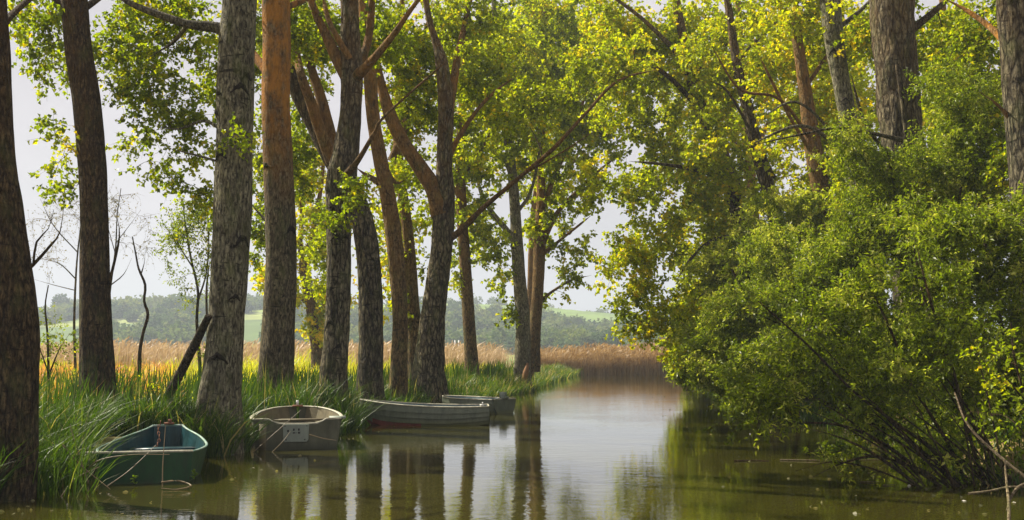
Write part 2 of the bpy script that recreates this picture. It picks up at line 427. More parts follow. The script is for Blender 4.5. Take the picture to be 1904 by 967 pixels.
# ------------------------------------------------------------------ trees
def twigs_and_leaves(par, nodes, nrad, blobs, leafmat, L, W, twigmat, origin, nleaf=9, ntw=5, tint_mu=.4, tl=(.25, .55), droop=.15, thick=1.0, crown_name='crown'):
    """blobs: list of (centre3, radii3, nclumps). Joins every clump to the nearest branch and hangs leafy twiglets on it"""
    cent = []; scl = []
    for (c, r, n, lc) in blobs:
        k = int(n * 1.5) + 1
        q = norm(rng.normal(size=(k, 3))) * rng.random((k, 1)) ** .4
        pnt = np.asarray(c) + q * np.asarray(r)
        val = np.array([mnoise.noise((a[0] * .9, a[1] * .9, a[2] * .9)) for a in pnt])
        keep = np.argsort(-val)[:max(1, int(n))]
        cent.append(pnt[keep]); scl.append(np.full(len(keep), lc))
    cent = np.concatenate(cent); scl = np.concatenate(scl)
    dist = np.array([np.min(((nodes - c) ** 2).sum(1)) for c in cent])
    order = np.argsort(dist); cent = cent[order]; scl = scl[order]
    NP = np.concatenate([nodes, np.zeros((len(cent) * 4, 3))]); NR = np.concatenate([nrad, np.zeros(len(cent) * 4)]); cnt = len(nodes)
    T = np.linspace(0, 1, 6)
    tp = np.empty((len(cent), 6, 3)); trd = np.empty((len(cent), 6))
    for k, c in enumerate(cent):
        dv = NP[:cnt] - c
        j = int(np.argmin((dv ** 2).sum(1) + 1.2 * np.maximum(dv[:, 2], 0) ** 2))
        a = NP[j]; l = np.linalg.norm(c - a) + .01
        mid = (a + c) / 2 + np.array([0, 0, .14 * l]) + rng.normal(size=3) * .1 * l
        pp = ((1 - T) ** 2)[:, None] * a + (2 * T * (1 - T))[:, None] * mid + (T ** 2)[:, None] * c
        r0 = min(NR[j] * .7, (.006 + .009 * l) * thick); r1 = .004 * thick
        tp[k] = pp; trd[k] = r0 + (r1 - r0) * T
        NP[cnt:cnt + 4] = pp[2:]; NR[cnt:cnt + 4] = trd[k][2:]; cnt += 4
    n = len(cent)
    tw = Acc(4); v, f = tubes(tp, trd, 4); tw.add(v, f)
    # twiglets
    base = tp[np.repeat(np.arange(n), ntw), rng.integers(2, 6, n * ntw)]
    main = norm(tp[:, -1] - tp[:, -3])
    dirn = norm(np.repeat(main, ntw, 0) * .6 + rng.normal(size=(n * ntw, 3)) * .75 + np.array([0, 0, -droop]))
    sc = np.repeat(scl, ntw)
    ln = rng.uniform(*tl, n * ntw) * np.sqrt(sc)
    p1 = base + dirn * (ln * .5)[:, None]; d2 = norm(dirn + rng.normal(size=dirn.shape) * .25 + np.array([0, 0, -droop])); p2 = p1 + d2 * (ln * .5)[:, None]
    v, f = tubes(np.stack([base, p1, p2], 1), np.tile(np.array([.0035, .0025, .001]) * thick, (len(base), 1)), 3); tw.add(v, f)
    # leaves
    m_ = len(base); idx = np.repeat(np.arange(m_), nleaf)
    s = rng.random(len(idx)) ** .8
    lp = np.where((s < .5)[:, None], base[idx] + (p1 - base)[idx] * (s * 2)[:, None], p1[idx] + (p2 - p1)[idx] * (s * 2 - 1)[:, None])
    ld = norm(d2[idx] * .5 + rng.normal(size=lp.shape) + np.array([0, 0, -.45]))
    ls = rng.uniform(.65, 1.25, len(idx)) * sc[idx]
    lp = lp + norm(rng.normal(size=lp.shape)) * (.03 * ls)[:, None]
    ct = np.repeat(rng.normal(0, .15, n), ntw)[idx]
    tint = np.clip(tint_mu + ct * 1.2 + rng.normal(0, .2, len(idx)), 0, 1)
    la = Acc(3); leaves(la, lp, ld, L * ls, W * ls, tint)
    mesh('twigs', tw, twigmat, par, origin)
    mesh(crown_name, la, leafmat, par, origin, smooth=False)
    return len(idx)

TOT = [0]; BOOST = 1.8
def pix_blobs(Y, lst, dens=1.0, cap=None):
    out = []
    for b in lst:
        px, py, rx, ry, d_ = b[:5]
        yo = b[5] if len(b) > 5 else 0.0
        D = Y + yo; c = P(px, py, D); k = D / F
        ls = min(max(D / 21, 1.0), 2.1)
        area = math.pi * rx * ry * k * k
        n = dens * d_ * area * (24 * BOOST) / ls ** 2 + 2
        out.append((c, (rx * k, max(.5, min(rx, ry) * k * 1.1), ry * k), n, ls))
    return out

def knot(acc, path, frac, ang, size):
    """raised dark crescent scar on the trunk"""
    i = int(frac * (len(path) - 2)); c = path[i, :3]; r = path[i, 3]
    t = norm(path[i + 1, :3] - path[i, :3]); ref = np.array([0.0, -1, 0]); u = norm(ref - t * (t @ ref)); w = np.cross(t, u)
    q = []
    for s in np.linspace(-1, 1, 9):
        a = ang + s * size
        zz = -abs(s) ** 1.3 * r * size * .8 + .25 * r * mnoise.noise((s * 2, i, 0))
        q.append(np.append(c + t * zz + (u * math.cos(a) + w * math.sin(a)) * r * 1.0, r * (.05 + .13 * max(0, 1 - 1.4 * abs(s))) * (size / .5)))
    bark_tube(acc, np.array(q), 8, seed=i, amp=.5)

def tree(name, label, cat, group, Y, trunk, limbs, blobs, bark, leaf, L=.085, W=.075, dens=1.0, over=70, scars=0, flare=.35, sides=34, leaf_tint=.4, amp=.05, limb_name='limb', base_z=None, nleaf=9, ntw=5, thick=1.0, droop=.15, overz=11.5, tl=(.25, .55), twigmat=None, limb_bark=None, bloboff=0.0):
    Pth = lambda lst: np.array([np.append(P(q[0], q[1], Y + (q[3] if len(q) > 3 else 0)), q[2] / 2 / F * (Y + (q[3] if len(q) > 3 else 0))) for q in lst])
    tp = Pth(trunk)
    g = gz(tp[0, 0], tp[0, 1]) if base_z is None else base_z
    foot = tp[0].copy(); foot[2] = g - .3
    if tp[0, 2] > g + .15: tp = np.vstack([foot, tp])
    else: tp[0, 2] = g - .3
    origin = np.array([tp[0, 0], tp[0, 1], g])
    e = empty(name, origin, label, cat, group)
    path = smooth_path(tp, .1); path[:, 3] = np.maximum(path[:, 3], .004)
    acc = Acc(4); bark_tube(acc, path, sides, seed=Y * 3.1 + trunk[0][0], amp=amp, flare=flare)
    mats = [M[bark], M['scar']]
    if scars:
        sc_ = Acc(4)
        for k in range(scars):
            knot(sc_, path, random.uniform(.12, .62), random.uniform(-1.1, 1.1), random.uniform(.3, .6))
        v = np.concatenate(sc_.v); f = np.concatenate(sc_.f); acc.add(v, f, 1)
    mesh('trunk', acc, mats, e, origin)
    nodes = [path[len(path) // 5::4, :3]]; nr = [path[len(path) // 5::4, 3]]
    for lb in limbs:
        lp = smooth_path(Pth(lb), .14); lp[:, 3] *= np.clip(np.linspace(len(lp) * .14 / .6, 0, len(lp)), .12, 1); lp[:, 3] = np.maximum(lp[:, 3], .003)
        a2 = Acc(4); bark_tube(a2, lp, 14 if lb[0][2] > 12 else 8, seed=lb[0][0], amp=amp * 1.3)
        mesh(limb_name, a2, M[limb_bark or bark], e, origin)
        nodes.append(lp[2::3, :3]); nr.append(lp[2::3, 3])
    nodes = np.concatenate(nodes); nr = np.concatenate(nr)
    bl = pix_blobs(Y + bloboff, blobs, dens)
    if over:
        top = path[-1, :3]
        bl.append((np.array([top[0], top[1], overz]), (2.4, 2.4, 2.6), over * .4, 1.4))
    if bl:
        TOT[0] += twigs_and_leaves(e, nodes, nr, bl, M[leaf], L, W, M[twigmat or 'twig'], origin, tint_mu=leaf_tint, nleaf=nleaf, ntw=ntw, thick=thick, droop=droop, tl=tl)
    return e

GP = 'poplars in a row along the left bank'
# T0
tree('poplar_tree', 'very dark brown trunk at the left edge, in tall grass beside the green boat', 'tree', GP, 11.6,
     [(22, 890, 84), (26, 760, 84), (30, 620, 80), (22, 520, 74), (10, 400, 64), (-2, 280, 56), (-8, 100, 52), (-14, 0, 50), (-25, -250, 44), (-40, -700, 30)],
     [[(30, 520, 10), (62, 492, 7), (95, 455, 5), (112, 430, 4), (120, 370, 3)], [(62, 492, 5), (68, 450, 4), (90, 425, 3), (100, 390, 2)], [(-6, 60, 18), (30, 20, 12, 1), (90, -30, 9, 2)]],
     [(30, 25, 45, 45, .35, 3)], 'bark_dark', 'leaf_poplar', over=60, amp=.045, overz=9.5)
tree('poplar_tree', 'slender reddish brown trunk bending left as it rises, second from the left edge', 'tree', GP, 17.5,
     [(182, 800, 68), (181, 700, 63), (178, 600, 57), (176, 500, 53), (175, 400, 50), (171, 300, 50), (161, 190, 50), (146, 90, 49), (138, 0, 48), (130, -120, 44), (120, -400, 34), (110, -700, 20)],
     [[(200, 535, 8), (207, 510, 6), (222, 440, 4), (216, 395, 3)], [(140, 40, 14), (90, -10, 10), (40, 10, 6), (10, 60, 4)], [(150, 20, 14), (220, -20, 10, 1), (280, 30, 6, 1)]],
     [(70, 45, 60, 50, .5), (130, 100, 80, 45, .45, 1), (230, 60, 70, 70, .5, 1), (235, 175, 55, 35, .45, 1), (250, 130, 60, 60, .35, 2), (62, 130, 28, 35, .3), (104, 285, 34, 34, .35), (100, 350, 50, 22, .3), (85, 235, 18, 14, .4)],
     'bark_dark', 'leaf_poplar', over=60, amp=.03)
tree('poplar_tree', 'thick pale grey trunk with black crescent scars, a dark log leaning against it', 'tree', GP, 17.0,
     [(408, 800, 86), (408, 740, 76), (414, 690, 71), (421, 600, 66), (427, 500, 68), (432, 400, 70), (435, 300, 69), (437, 200, 68), (440, 100, 67), (446, 0, 64), (452, -120, 58), (460, -400, 44), (468, -700, 24)],
     [[(440, 75, 26), (405, 52, 22), (350, 45, 17), (290, 25, 14), (235, 2, 11), (180, -40, 8)], [(350, 45, 9), (320, 80, 7, .5), (270, 110, 4, .6)], [(445, -40, 20), (520, -80, 14, -1), (600, -90, 9, -1)], [(425, 250, 8, .2), (380, 225, 6, .6), (330, 240, 4, 1), (270, 230, 3, 1.2)], [(420, 305, 6, .2), (370, 290, 4, .8), (310, 275, 3, 1.2)]],
     [(330, 90, 80, 80, .42, 1.5), (300, 30, 100, 40, .55, 1), (370, 150, 55, 80, .4, 1.5), (300, 210, 80, 40, .32, 1.5), (350, 270, 60, 45, .42, 1.5), (270, 260, 55, 25, .25, 1.5), (300, 325, 85, 25, .25, 1.5), (375, 360, 38, 50, .35, 1.5), (445, 265, 22, 20, .25, -.6)],
     'bark_grey', 'leaf_poplar', scars=10, over=60, amp=.04)
tree('poplar_tree', 'straight poplar trunk with orange lichen on its upper half, directly behind the beige boat', 'tree', GP, 22.3,
     [(508, 790, 82), (509, 740, 68), (513, 690, 65), (518, 600, 60), (523, 500, 57), (521, 400, 57), (517, 300, 55), (513, 200, 53), (514, 100, 53), (513, 0, 53), (512, -120, 48), (510, -400, 36), (505, -700, 20)],
     [[(520, 160, 22), (478, 110, 17, .5), (455, 80, 14, .8), (420, 20, 10, 1)], [(515, 20, 16), (560, 2, 11, .5), (620, -30, 7, 1)], [(515, 430, 8, .2), (485, 400, 6, .4), (462, 375, 4, .5)]],
     [(470, 120, 50, 130, .6, 3), (550, 60, 50, 60, .7, 2), (480, 400, 35, 110, .45, 4), (560, 330, 30, 90, .4, 5)],
     'bark_rust', 'leaf_poplar', scars=5, over=60, amp=.035)
tree('poplar_tree', 'dark ridged trunk whose fork at mid height carries a tuft of green leaves', 'tree', GP, 23.5,
     [(622, 760, 60), (621, 700, 50), (627, 600, 45), (630, 500, 45), (630, 410, 48), (634, 340, 56), (645, 270, 48), (653, 200, 40), (653, 130, 42), (651, 60, 36), (650, 0, 33), (648, -150, 30), (650, -450, 20)],
     [[(652, 150, 32), (625, 105, 24), (604, 60, 18), (585, 20, 15), (560, -60, 11)], [(655, 150, 26), (690, 115, 16, -.5), (735, 60, 12, -.8), (770, 10, 8, -1), (820, -50, 6, -1)], [(652, 140, 22), (680, 90, 16, .6), (690, 30, 14, .8), (692, -60, 10, 1)], [(650, 110, 14, -.2), (612, 40, 10, -.4), (598, -20, 8)],
      [(640, 330, 16, -.3), (668, 295, 10, -.8), (700, 240, 7, -1.1), (716, 215, 5, -1.2), (840, 105, 3, -1.4)]],
     [(580, 50, 70, 60, .8, 3), (640, 350, 45, 35, .55, -.8), (615, 395, 30, 25, .5, -.7), (700, 50, 70, 60, .7, 3), (560, 240, 50, 70, .5, 4)],
     'bark_furrow', 'leaf_poplar', over=60, amp=.06, scars=4, limb_bark='bark_warm')
tree('poplar_tree', 'ridged trunk leaning left behind the forked one and splitting into three upper stems', 'tree', GP, 26.5,
     [(688, 760, 56), (688, 700, 48), (690, 600, 44), (687, 520, 44), (680, 440, 42), (664, 380, 40), (640, 330, 38), (612, 285, 36), (585, 235, 30), (556, 180, 27), (532, 120, 24), (510, 60, 20), (490, -40, 18), (470, -300, 12)],
     [[(620, 300, 30, -.3), (598, 250, 22, -.5), (578, 190, 20, -.7), (560, 140, 16, -.9), (548, 80, 12), (540, 0, 8)], [(628, 310, 30), (612, 240, 22), (596, 180, 20), (580, 130, 16), (560, 60, 12)]],
     [(560, 90, 90, 90, .7, 4), (540, 300, 60, 70, .5, 5), (600, 470, 50, 90, .4, 6), (500, 300, 50, 90, .4, 5)],
     'bark_furrow', 'leaf_yellow', over=40, amp=.06, limb_bark='bark_warm')
tree('poplar_tree', 'narrow brown trunk curving left, between the ridged trunks and the broad forked one', 'tree', GP, 29.0,
     [(740, 755, 40), (741, 700, 33), (744, 600, 28), (740, 520, 30), (731, 430, 31), (720, 360, 29), (708, 300, 27), (694, 220, 25), (687, 130, 25), (680, 50, 24), (676, 0, 22), (668, -200, 18), (660, -420, 10)],
     [[(712, 300, 10), (735, 340, 8, .3), (760, 330, 5, .5)], [(706, 340, 14), (680, 325, 9, .3), (660, 310, 6, .4)]],
     [(730, 110, 70, 90, .8, 3), (740, 340, 50, 60, .5, 3), (690, 430, 40, 60, .3, 3), (700, 540, 30, 50, .2, 3), (760, 200, 60, 60, .6, 4)],
     'bark_warm', 'leaf_yellow', over=40, amp=.04)
tree('poplar_tree', 'broadest furrowed trunk, forking in a wide V above the moored white rowing boat', 'tree', GP, 31.0,
     [(798, 755, 74), (797, 700, 62), (804, 600, 46), (812, 530, 42), (820, 470, 40), (824, 420, 40), (827, 370, 36), (826, 300, 30), (829, 200, 29), (822, 120, 25), (808, 70, 14), (795, 20, 12), (780, -100, 10), (770, -350, 7)],
     [[(822, 400, 42), (806, 350, 34), (780, 310, 30), (752, 268, 27), (730, 225, 25), (712, 170, 20), (700, 120, 16), (688, 50, 12), (680, -60, 8)],
      [(838, 442, 14), (855, 430, 12, -.3), (900, 385, 10, -.8), (960, 335, 8, -1.4), (1030, 275, 8, -2), (1090, 210, 6, -2.3), (1150, 150, 5, -2.6), (1230, 128, 3, -2.8)], [(985, 318, 4, -1.6), (1050, 280, 3, -2), (1110, 240, 2, -2.3)],
      [(835, 210, 18), (852, 100, 13, .5), (870, 20, 10, .8), (890, -80, 7)], [(825, 320, 14, .5), (850, 260, 10, .8), (900, 190, 7, 1), (960, 140, 5, 1)], [(730, 300, 20, 2), (755, 230, 15, 2), (772, 150, 13, 2), (784, 90, 10, 2), (800, 20, 7, 2)]],
     [(860, 60, 110, 90, .8, 2), (780, 190, 60, 70, .6, 3), (900, 180, 90, 80, .7, 3), (780, 380, 45, 70, .3, 4), (770, 520, 35, 60, .25, 3), (1000, 190, 80, 60, .55, -1), (1120, 130, 80, 60, .6, -1.5), (740, 420, 30, 50, .3, 4)],
     'bark_furrow', 'leaf_yellow', over=50, amp=.07, flare=.25, scars=2, limb_bark='bark_warm')
tree('poplar_tree', 'lesser stem rising half hidden behind the broadest furrowed trunk, thin and leaning left', 'tree', GP, 33.5,
     [(782, 740, 48), (774, 660, 38), (768, 580, 26), (764, 500, 22), (758, 430, 20), (745, 330, 18), (738, 240, 16), (742, 150, 13), (748, 20, 10), (750, -200, 7)],
     [], [(760, 560, 30, 35, .4), (755, 470, 30, 60, .3), (750, 260, 50, 70, .4, 1)],
     'bark_warm', 'leaf_yellow', over=20, amp=.05)
tree('poplar_tree', 'slim reddish trunk standing alone in the grass behind the moored boats', 'tree', GP, 42.0,
     [(878, 715, 32), (877, 680, 26), (872, 600, 23), (867, 520, 22), (862, 450, 21), (858, 380, 20), (856, 300, 19), (860, 200, 16), (866, 100, 13), (872, -50, 9)],
     [[(860, 330, 9), (900, 270, 6), (935, 200, 4)], [(858, 380, 8), (832, 320, 5), (815, 260, 4)]],
     [(865, 330, 60, 90, .7), (905, 410, 45, 50, .45), (880, 150, 80, 110, .7), (842, 500, 25, 45, .3), (900, 480, 45, 25, .25)],
     'bark_warm', 'leaf_yellow', over=25, amp=.04, sides=16, dens=1.1)
tree('poplar_tree', 'farther twin trunk at the water edge with a torn orange scar at its foot', 'tree', GP, 45.5,
     [(970, 735, 36), (971, 690, 31), (972, 600, 27), (966, 520, 24), (961, 450, 23), (957, 380, 20), (950, 300, 17), (936, 210, 15), (925, 120, 12), (918, 0, 9), (912, -120, 6)],
     [[(962, 455, 14), (940, 425, 11), (915, 395, 9), (895, 360, 7), (880, 300, 5)], [(955, 340, 8), (935, 290, 6), (905, 230, 4)], [(958, 400, 8), (985, 360, 6), (1000, 300, 5), (1010, 200, 4)]],
     [(950, 270, 70, 90, .7), (930, 120, 80, 100, .7), (905, 440, 50, 60, .35), (935, 520, 35, 30, .25), (952, 585, 10, 16, .8)],
     'bark_grey', 'leaf_yellow', over=25, amp=.05, sides=18, dens=1.1)
ft = tree('poplar_tree', 'double trunk leaning right beside the twin with the torn foot, its branches over the water', 'tree', GP, 47.5,
     [(978, 725, 22), (985, 670, 22), (995, 600, 22), (1001, 520, 22), (1004, 440, 22), (1006, 360, 17), (1006, 280, 15), (1008, 180, 13), (1010, 80, 10), (1012, -60, 7)],
     [[(997, 690, 16, 2), (998, 620, 15, 1.5), (1003, 540, 12, .8), (1010, 460, 12, .3)], [(1005, 460, 16), (1022, 420, 12), (1045, 385, 9), (1080, 350, 7), (1110, 320, 5), (1150, 290, 3)], [(1004, 560, 6), (1030, 540, 5), (1065, 520, 4), (1100, 512, 2)], [(1006, 400, 12), (1030, 330, 9), (1060, 260, 7), (1090, 170, 5), (1110, 80, 4)], [(1012, 470, 8), (1050, 440, 5), (1100, 400, 4)]],
     [(1060, 340, 70, 60, .65), (1030, 430, 60, 45, .4), (1080, 460, 45, 30, .25), (1040, 190, 100, 110, .75), (1050, 60, 110, 90, .75), (1065, 515, 45, 18, .3), (1110, 250, 60, 60, .5), (1035, 550, 30, 12, .2)],
     'bark_warm', 'leaf_yellow', over=25, amp=.05, sides=16, dens=1.1)
tree('poplar_tree', 'small far tree with bright yellow leaves between the orange trunk and the dark ridged one', 'tree', 'trees in the field behind the bank', 48.0,
     [(592, 690, 26), (588, 640, 22), (580, 580, 20), (572, 530, 20), (566, 490, 20), (578, 450, 12), (590, 390, 9), (600, 320, 7), (606, 200, 4)],
     [[(566, 495, 14), (558, 450, 10), (562, 390, 8), (556, 320, 6), (550, 240, 4)], [(576, 470, 9), (600, 440, 6), (625, 380, 4)], [(580, 570, 6), (560, 555, 5), (545, 520, 4)]],
     [(575, 440, 60, 80, .45), (590, 580, 30, 60, .8), (560, 540, 30, 35, .45), (560, 330, 60, 80, .6), (500, 480, 30, 70, .4), (690, 560, 20, 60, .35), (640, 540, 30, 40, .4), (730, 470, 40, 60, .3)],
     'bark_warm', 'leaf_yellow', over=0, amp=.06, sides=14, dens=1.0, leaf_tint=.7)
# trees filling the canopy in the distance beyond the row
tree('poplar_tree', 'distant upright poplar whose crown closes the gap above the end of the canal', 'tree', 'trees in the field behind the bank', 62.0,
     [(984, 690, 14), (986, 560, 13), (992, 400, 12), (1014, 250, 9), (1040, 120, 6), (1046, 20, 3)],
     [[(992, 420, 7), (1050, 330, 5), (1090, 260, 3)]],
     [(1060, 120, 120, 120, .8), (970, 80, 100, 90, .8), (1010, 300, 90, 80, .35)],
     'bark_warm', 'leaf_yellow', over=0, sides=10, L=.1, W=.09)

GR = 'poplars leaning out from the right bank'
tree('leaning_poplar', 'dark trunk leaning far left over the water, lowest of the right bank trunks', 'tree', GR, 34.0,
     [(1450, 640, 44), (1430, 560, 42), (1410, 490, 38), (1388, 430, 36), (1368, 370, 35), (1348, 310, 33), (1325, 250, 29), (1302, 200, 25), (1285, 140, 22), (1268, 60, 18), (1250, -50, 14), (1230, -250, 9)],
     [[(1340, 330, 10), (1290, 315, 8, -1), (1230, 305, 6, -1.5), (1170, 300, 4, -2)], [(1380, 440, 10), (1330, 445, 8, -1), (1290, 475, 6, -1.5), (1255, 525, 4, -2)], [(1300, 200, 12), (1240, 140, 9, -.5), (1180, 110, 7, -1), (1120, 130, 5, -1.2)], [(1280, 120, 12), (1200, 40, 8), (1120, -20, 6)], [(1285, 150, 10), (1330, 100, 7), (1380, 60, 5)], [(1400, 470, 8), (1340, 520, 6, -1), (1290, 560, 4, -1.5)]],
     [(1180, 160, 110, 110, .75, -1), (1150, 60, 100, 70, .75), (1240, 330, 110, 80, .75, -1), (1200, 440, 80, 70, .65, -1.5), (1160, 510, 60, 50, .5, -1.5), (1220, 560, 80, 60, .7, -1.5), (1190, 610, 50, 28, .5, -1.5), (1280, 640, 60, 50, .8, -1), (1270, 70, 100, 80, .8), (1320, 420, 80, 70, .7, -.5), (1330, 560, 80, 70, .8), (1100, 330, 40, 60, .3, -1.5)],
     'bark_furrow', 'leaf_yellow', over=50, bloboff=1.4, dens=.95, leaf_tint=.52)
tree('leaning_poplar', 'thinner trunk leaning left, just right of the lowest leaning one', 'tree', GR, 31.0,
     [(1480, 600, 32), (1462, 500, 29), (1445, 420, 28), (1425, 340, 27), (1405, 265, 25), (1390, 200, 22), (1372, 130, 18), (1360, 50, 15), (1345, -60, 12), (1330, -250, 8)],
     [[(1455, 370, 8), (1400, 380, 6, -.5), (1350, 395, 4, -1)], [(1440, 330, 8), (1360, 180, 5, -1), (1320, 150, 4, -1.5)], [(1370, 120, 9), (1420, 60, 6), (1470, 20, 4)]],
     [(1350, 120, 90, 100, .85), (1330, 260, 80, 80, .7, -.5), (1380, 340, 70, 60, .7), (1420, 60, 90, 70, .8, 1), (1450, 470, 70, 70, .7, 1)],
     'bark_furrow', 'leaf_yellow', over=40, bloboff=1.6, dens=.8, leaf_tint=.5)
tree('leaning_poplar', 'brown trunk in the yellowest leaves of the right bank, between two darker ones', 'tree', GR, 28.0,
     [(1560, 620, 42), (1548, 500, 38), (1535, 400, 36), (1520, 320, 34), (1508, 250, 31), (1500, 190, 26), (1490, 120, 22), (1480, 50, 18), (1470, -80, 14), (1460, -300, 8)],
     [[(1520, 300, 9), (1470, 220, 7, -.5), (1410, 100, 5, -1)], [(1515, 270, 9), (1450, 185, 6, -.8), (1375, 165, 5, -1.2), (1320, 80, 3, -1.4)], [(1500, 160, 8), (1540, 100, 6), (1580, 40, 4)]],
     [(1470, 110, 90, 100, .8), (1490, 260, 90, 80, .7), (1510, 380, 90, 60, .6), (1530, 200, 60, 80, .6, -.8)],
     'bark_warm', 'leaf_yellow', over=40, bloboff=1.6, dens=.8, leaf_tint=.62)
tree('leaning_poplar', 'mottled grey trunk bending left beside the thickest trunk on the right bank', 'tree', GR, 25.0,
     [(1630, 640, 52), (1618, 520, 46), (1606, 400, 42), (1592, 300, 38), (1578, 230, 34), (1564, 150, 32), (1552, 80, 36), (1544, 10, 38), (1538, -100, 34), (1530, -350, 20)],
     [[(1600, 340, 9), (1540, 240, 6, -.8), (1480, 190, 5, -1.2), (1420, 215, 3, -1.6)], [(1590, 310, 10), (1500, 235, 6, -1.5), (1390, 270, 4, -2)], [(1550, 60, 10), (1610, 10, 7), (1650, -40, 5)]],
     [(1570, 60, 80, 70, .6, 1.5), (1590, 330, 80, 70, .65), (1560, 220, 60, 80, .5, 1.5), (1500, 20, 80, 50, .7, 1)],
     'bark_grey', 'leaf_yellow', over=40, bloboff=1.6, dens=.8, leaf_tint=.5, scars=4)
tree('leaning_poplar', 'thickest upright trunk on the right bank, rough bark hung with dry stems', 'tree', GR, 21.5,
     [(1712, 640, 90), (1704, 520, 84), (1692, 400, 78), (1682, 300, 76), (1672, 200, 76), (1664, 100, 76), (1658, 0, 78), (1652, -120, 66), (1640, -400, 44)],
     [[(1675, 260, 10, -.5), (1630, 250, 7, -1.5), (1560, 238, 5, -2), (1490, 250, 4, -2.4), (1390, 272, 3, -2.8)], [(1680, 330, 10, -.5), (1610, 230, 7, -1.2), (1580, 130, 5, -1.6)], [(1690, 60, 16), (1760, 0, 10), (1800, -60, 7)], [(1668, 120, 8, -.8), (1690, 300, 6, -.9), (1702, 420, 5, -.9)]],
     [(1700, 330, 90, 70, .5, -1), (1620, 70, 70, 60, .5, 2), (1750, 100, 80, 90, .7, 1), (1640, 400, 80, 50, .6, -1), (1760, 250, 70, 80, .7, .5)],
     'bark_furrow', 'leaf_poplar', over=50, bloboff=1.0, dens=1.0, leaf_tint=.45, amp=.09)
tree('leaning_poplar', 'trunk cut by the right edge of the picture high above the thicket', 'tree', GR, 17.5,
     [(1935, 640, 88), (1925, 500, 80), (1915, 350, 70), (1905, 240, 66), (1895, 140, 60), (1885, 50, 54), (1878, -20, 52), (1865, -150, 46), (1850, -450, 28)],
     [[(1880, 90, 16), (1840, 50, 11, .5), (1790, 15, 8, .8), (1740, -10, 6, 1)], [(1905, 260, 12), (1860, 200, 8), (1820, 170, 6)]],
     [(1800, 120, 70, 80, .65, 1), (1870, 300, 60, 60, .6, -.5), (1830, 30, 90, 50, .6, 1), (1820, 220, 60, 60, .6, .5), (1895, 60, 25, 60, .3, -1)],
     'bark_furrow', 'leaf_poplar', over=50, bloboff=1.6, dens=.8, leaf_tint=.38, limb_bark='bark_rust')
# deeper trees on the right
for (px, Y, lab, bl) in ((1610, 40, 'tall tree standing deep behind the mottled grey trunk on the right bank', [(1560, 150, 120, 150, .8), (1600, 380, 120, 100, .6)]),
                        (1420, 52, 'tall tree standing deep behind the lowest leaning trunk on the right bank', [(1330, 200, 130, 170, .75), (1340, 440, 100, 120, .7), (1300, 590, 60, 70, .7)]),
                        (1800, 34, 'tall tree deep in the thicket between the two rightmost trunks', [(1790, 150, 120, 150, .7), (1800, 360, 110, 90, .8)])):
    tree('bank_tree', lab, 'tree', 'trees deep behind the right bank', Y, [(px, 660, 26), (px - 15, 450, 22), (px - 30, 250, 18), (px - 45, 50, 13), (px - 55, -150, 8)],
         [[(px - 20, 350, 10), (px - 60, 250, 7), (px - 90, 150, 5)], [(px - 25, 300, 10), (px + 20, 200, 6), (px + 50, 80, 4)]], bl, 'bark_warm', 'leaf_yellow', over=10, sides=12, leaf_tint=.5)

# ------------------------------------------------------------------ right thicket
GW = 'willow bushes overhanging from the right bank'
def willow(label, Y, stems, blobs, tintm=.45, off=0.0, dens=1.7, L=.075, W=.03, nm='willow_bush', pale=False):
    e = tree(nm, label, 'bush', GW, Y, stems[0], stems[1:], blobs, 'bark_dark', 'leaf_willow', L=L, W=W, dens=dens, over=0, flare=0, sides=8, leaf_tint=tintm, amp=.05, limb_name='stem', base_z=-.05, nleaf=13, ntw=7, droop=.05, thick=.7, tl=(.18, .42), bloboff=off)
    return e
EXTRA = []
for k in range(30):
    bx = random.uniform(1690, 1900); a = math.radians(random.uniform(100, 168)); ln = random.uniform(110, 330); yo = random.uniform(-.3, .9); bend = random.uniform(-40, 30)
    by = 905 - 8 * yo
    EXTRA.append([(bx, by, random.uniform(2.5, 5), yo), (bx + math.cos(a) * ln * .35, by - math.sin(a) * ln * .35 - 14, 3.5, yo + .05), (bx + math.cos(a) * ln * .7, by - math.sin(a) * ln * .7 - 16 - bend * .3, 2.8, yo + .1), (bx + math.cos(a) * ln, by - math.sin(a) * ln - bend, 1.8, yo + .15)])
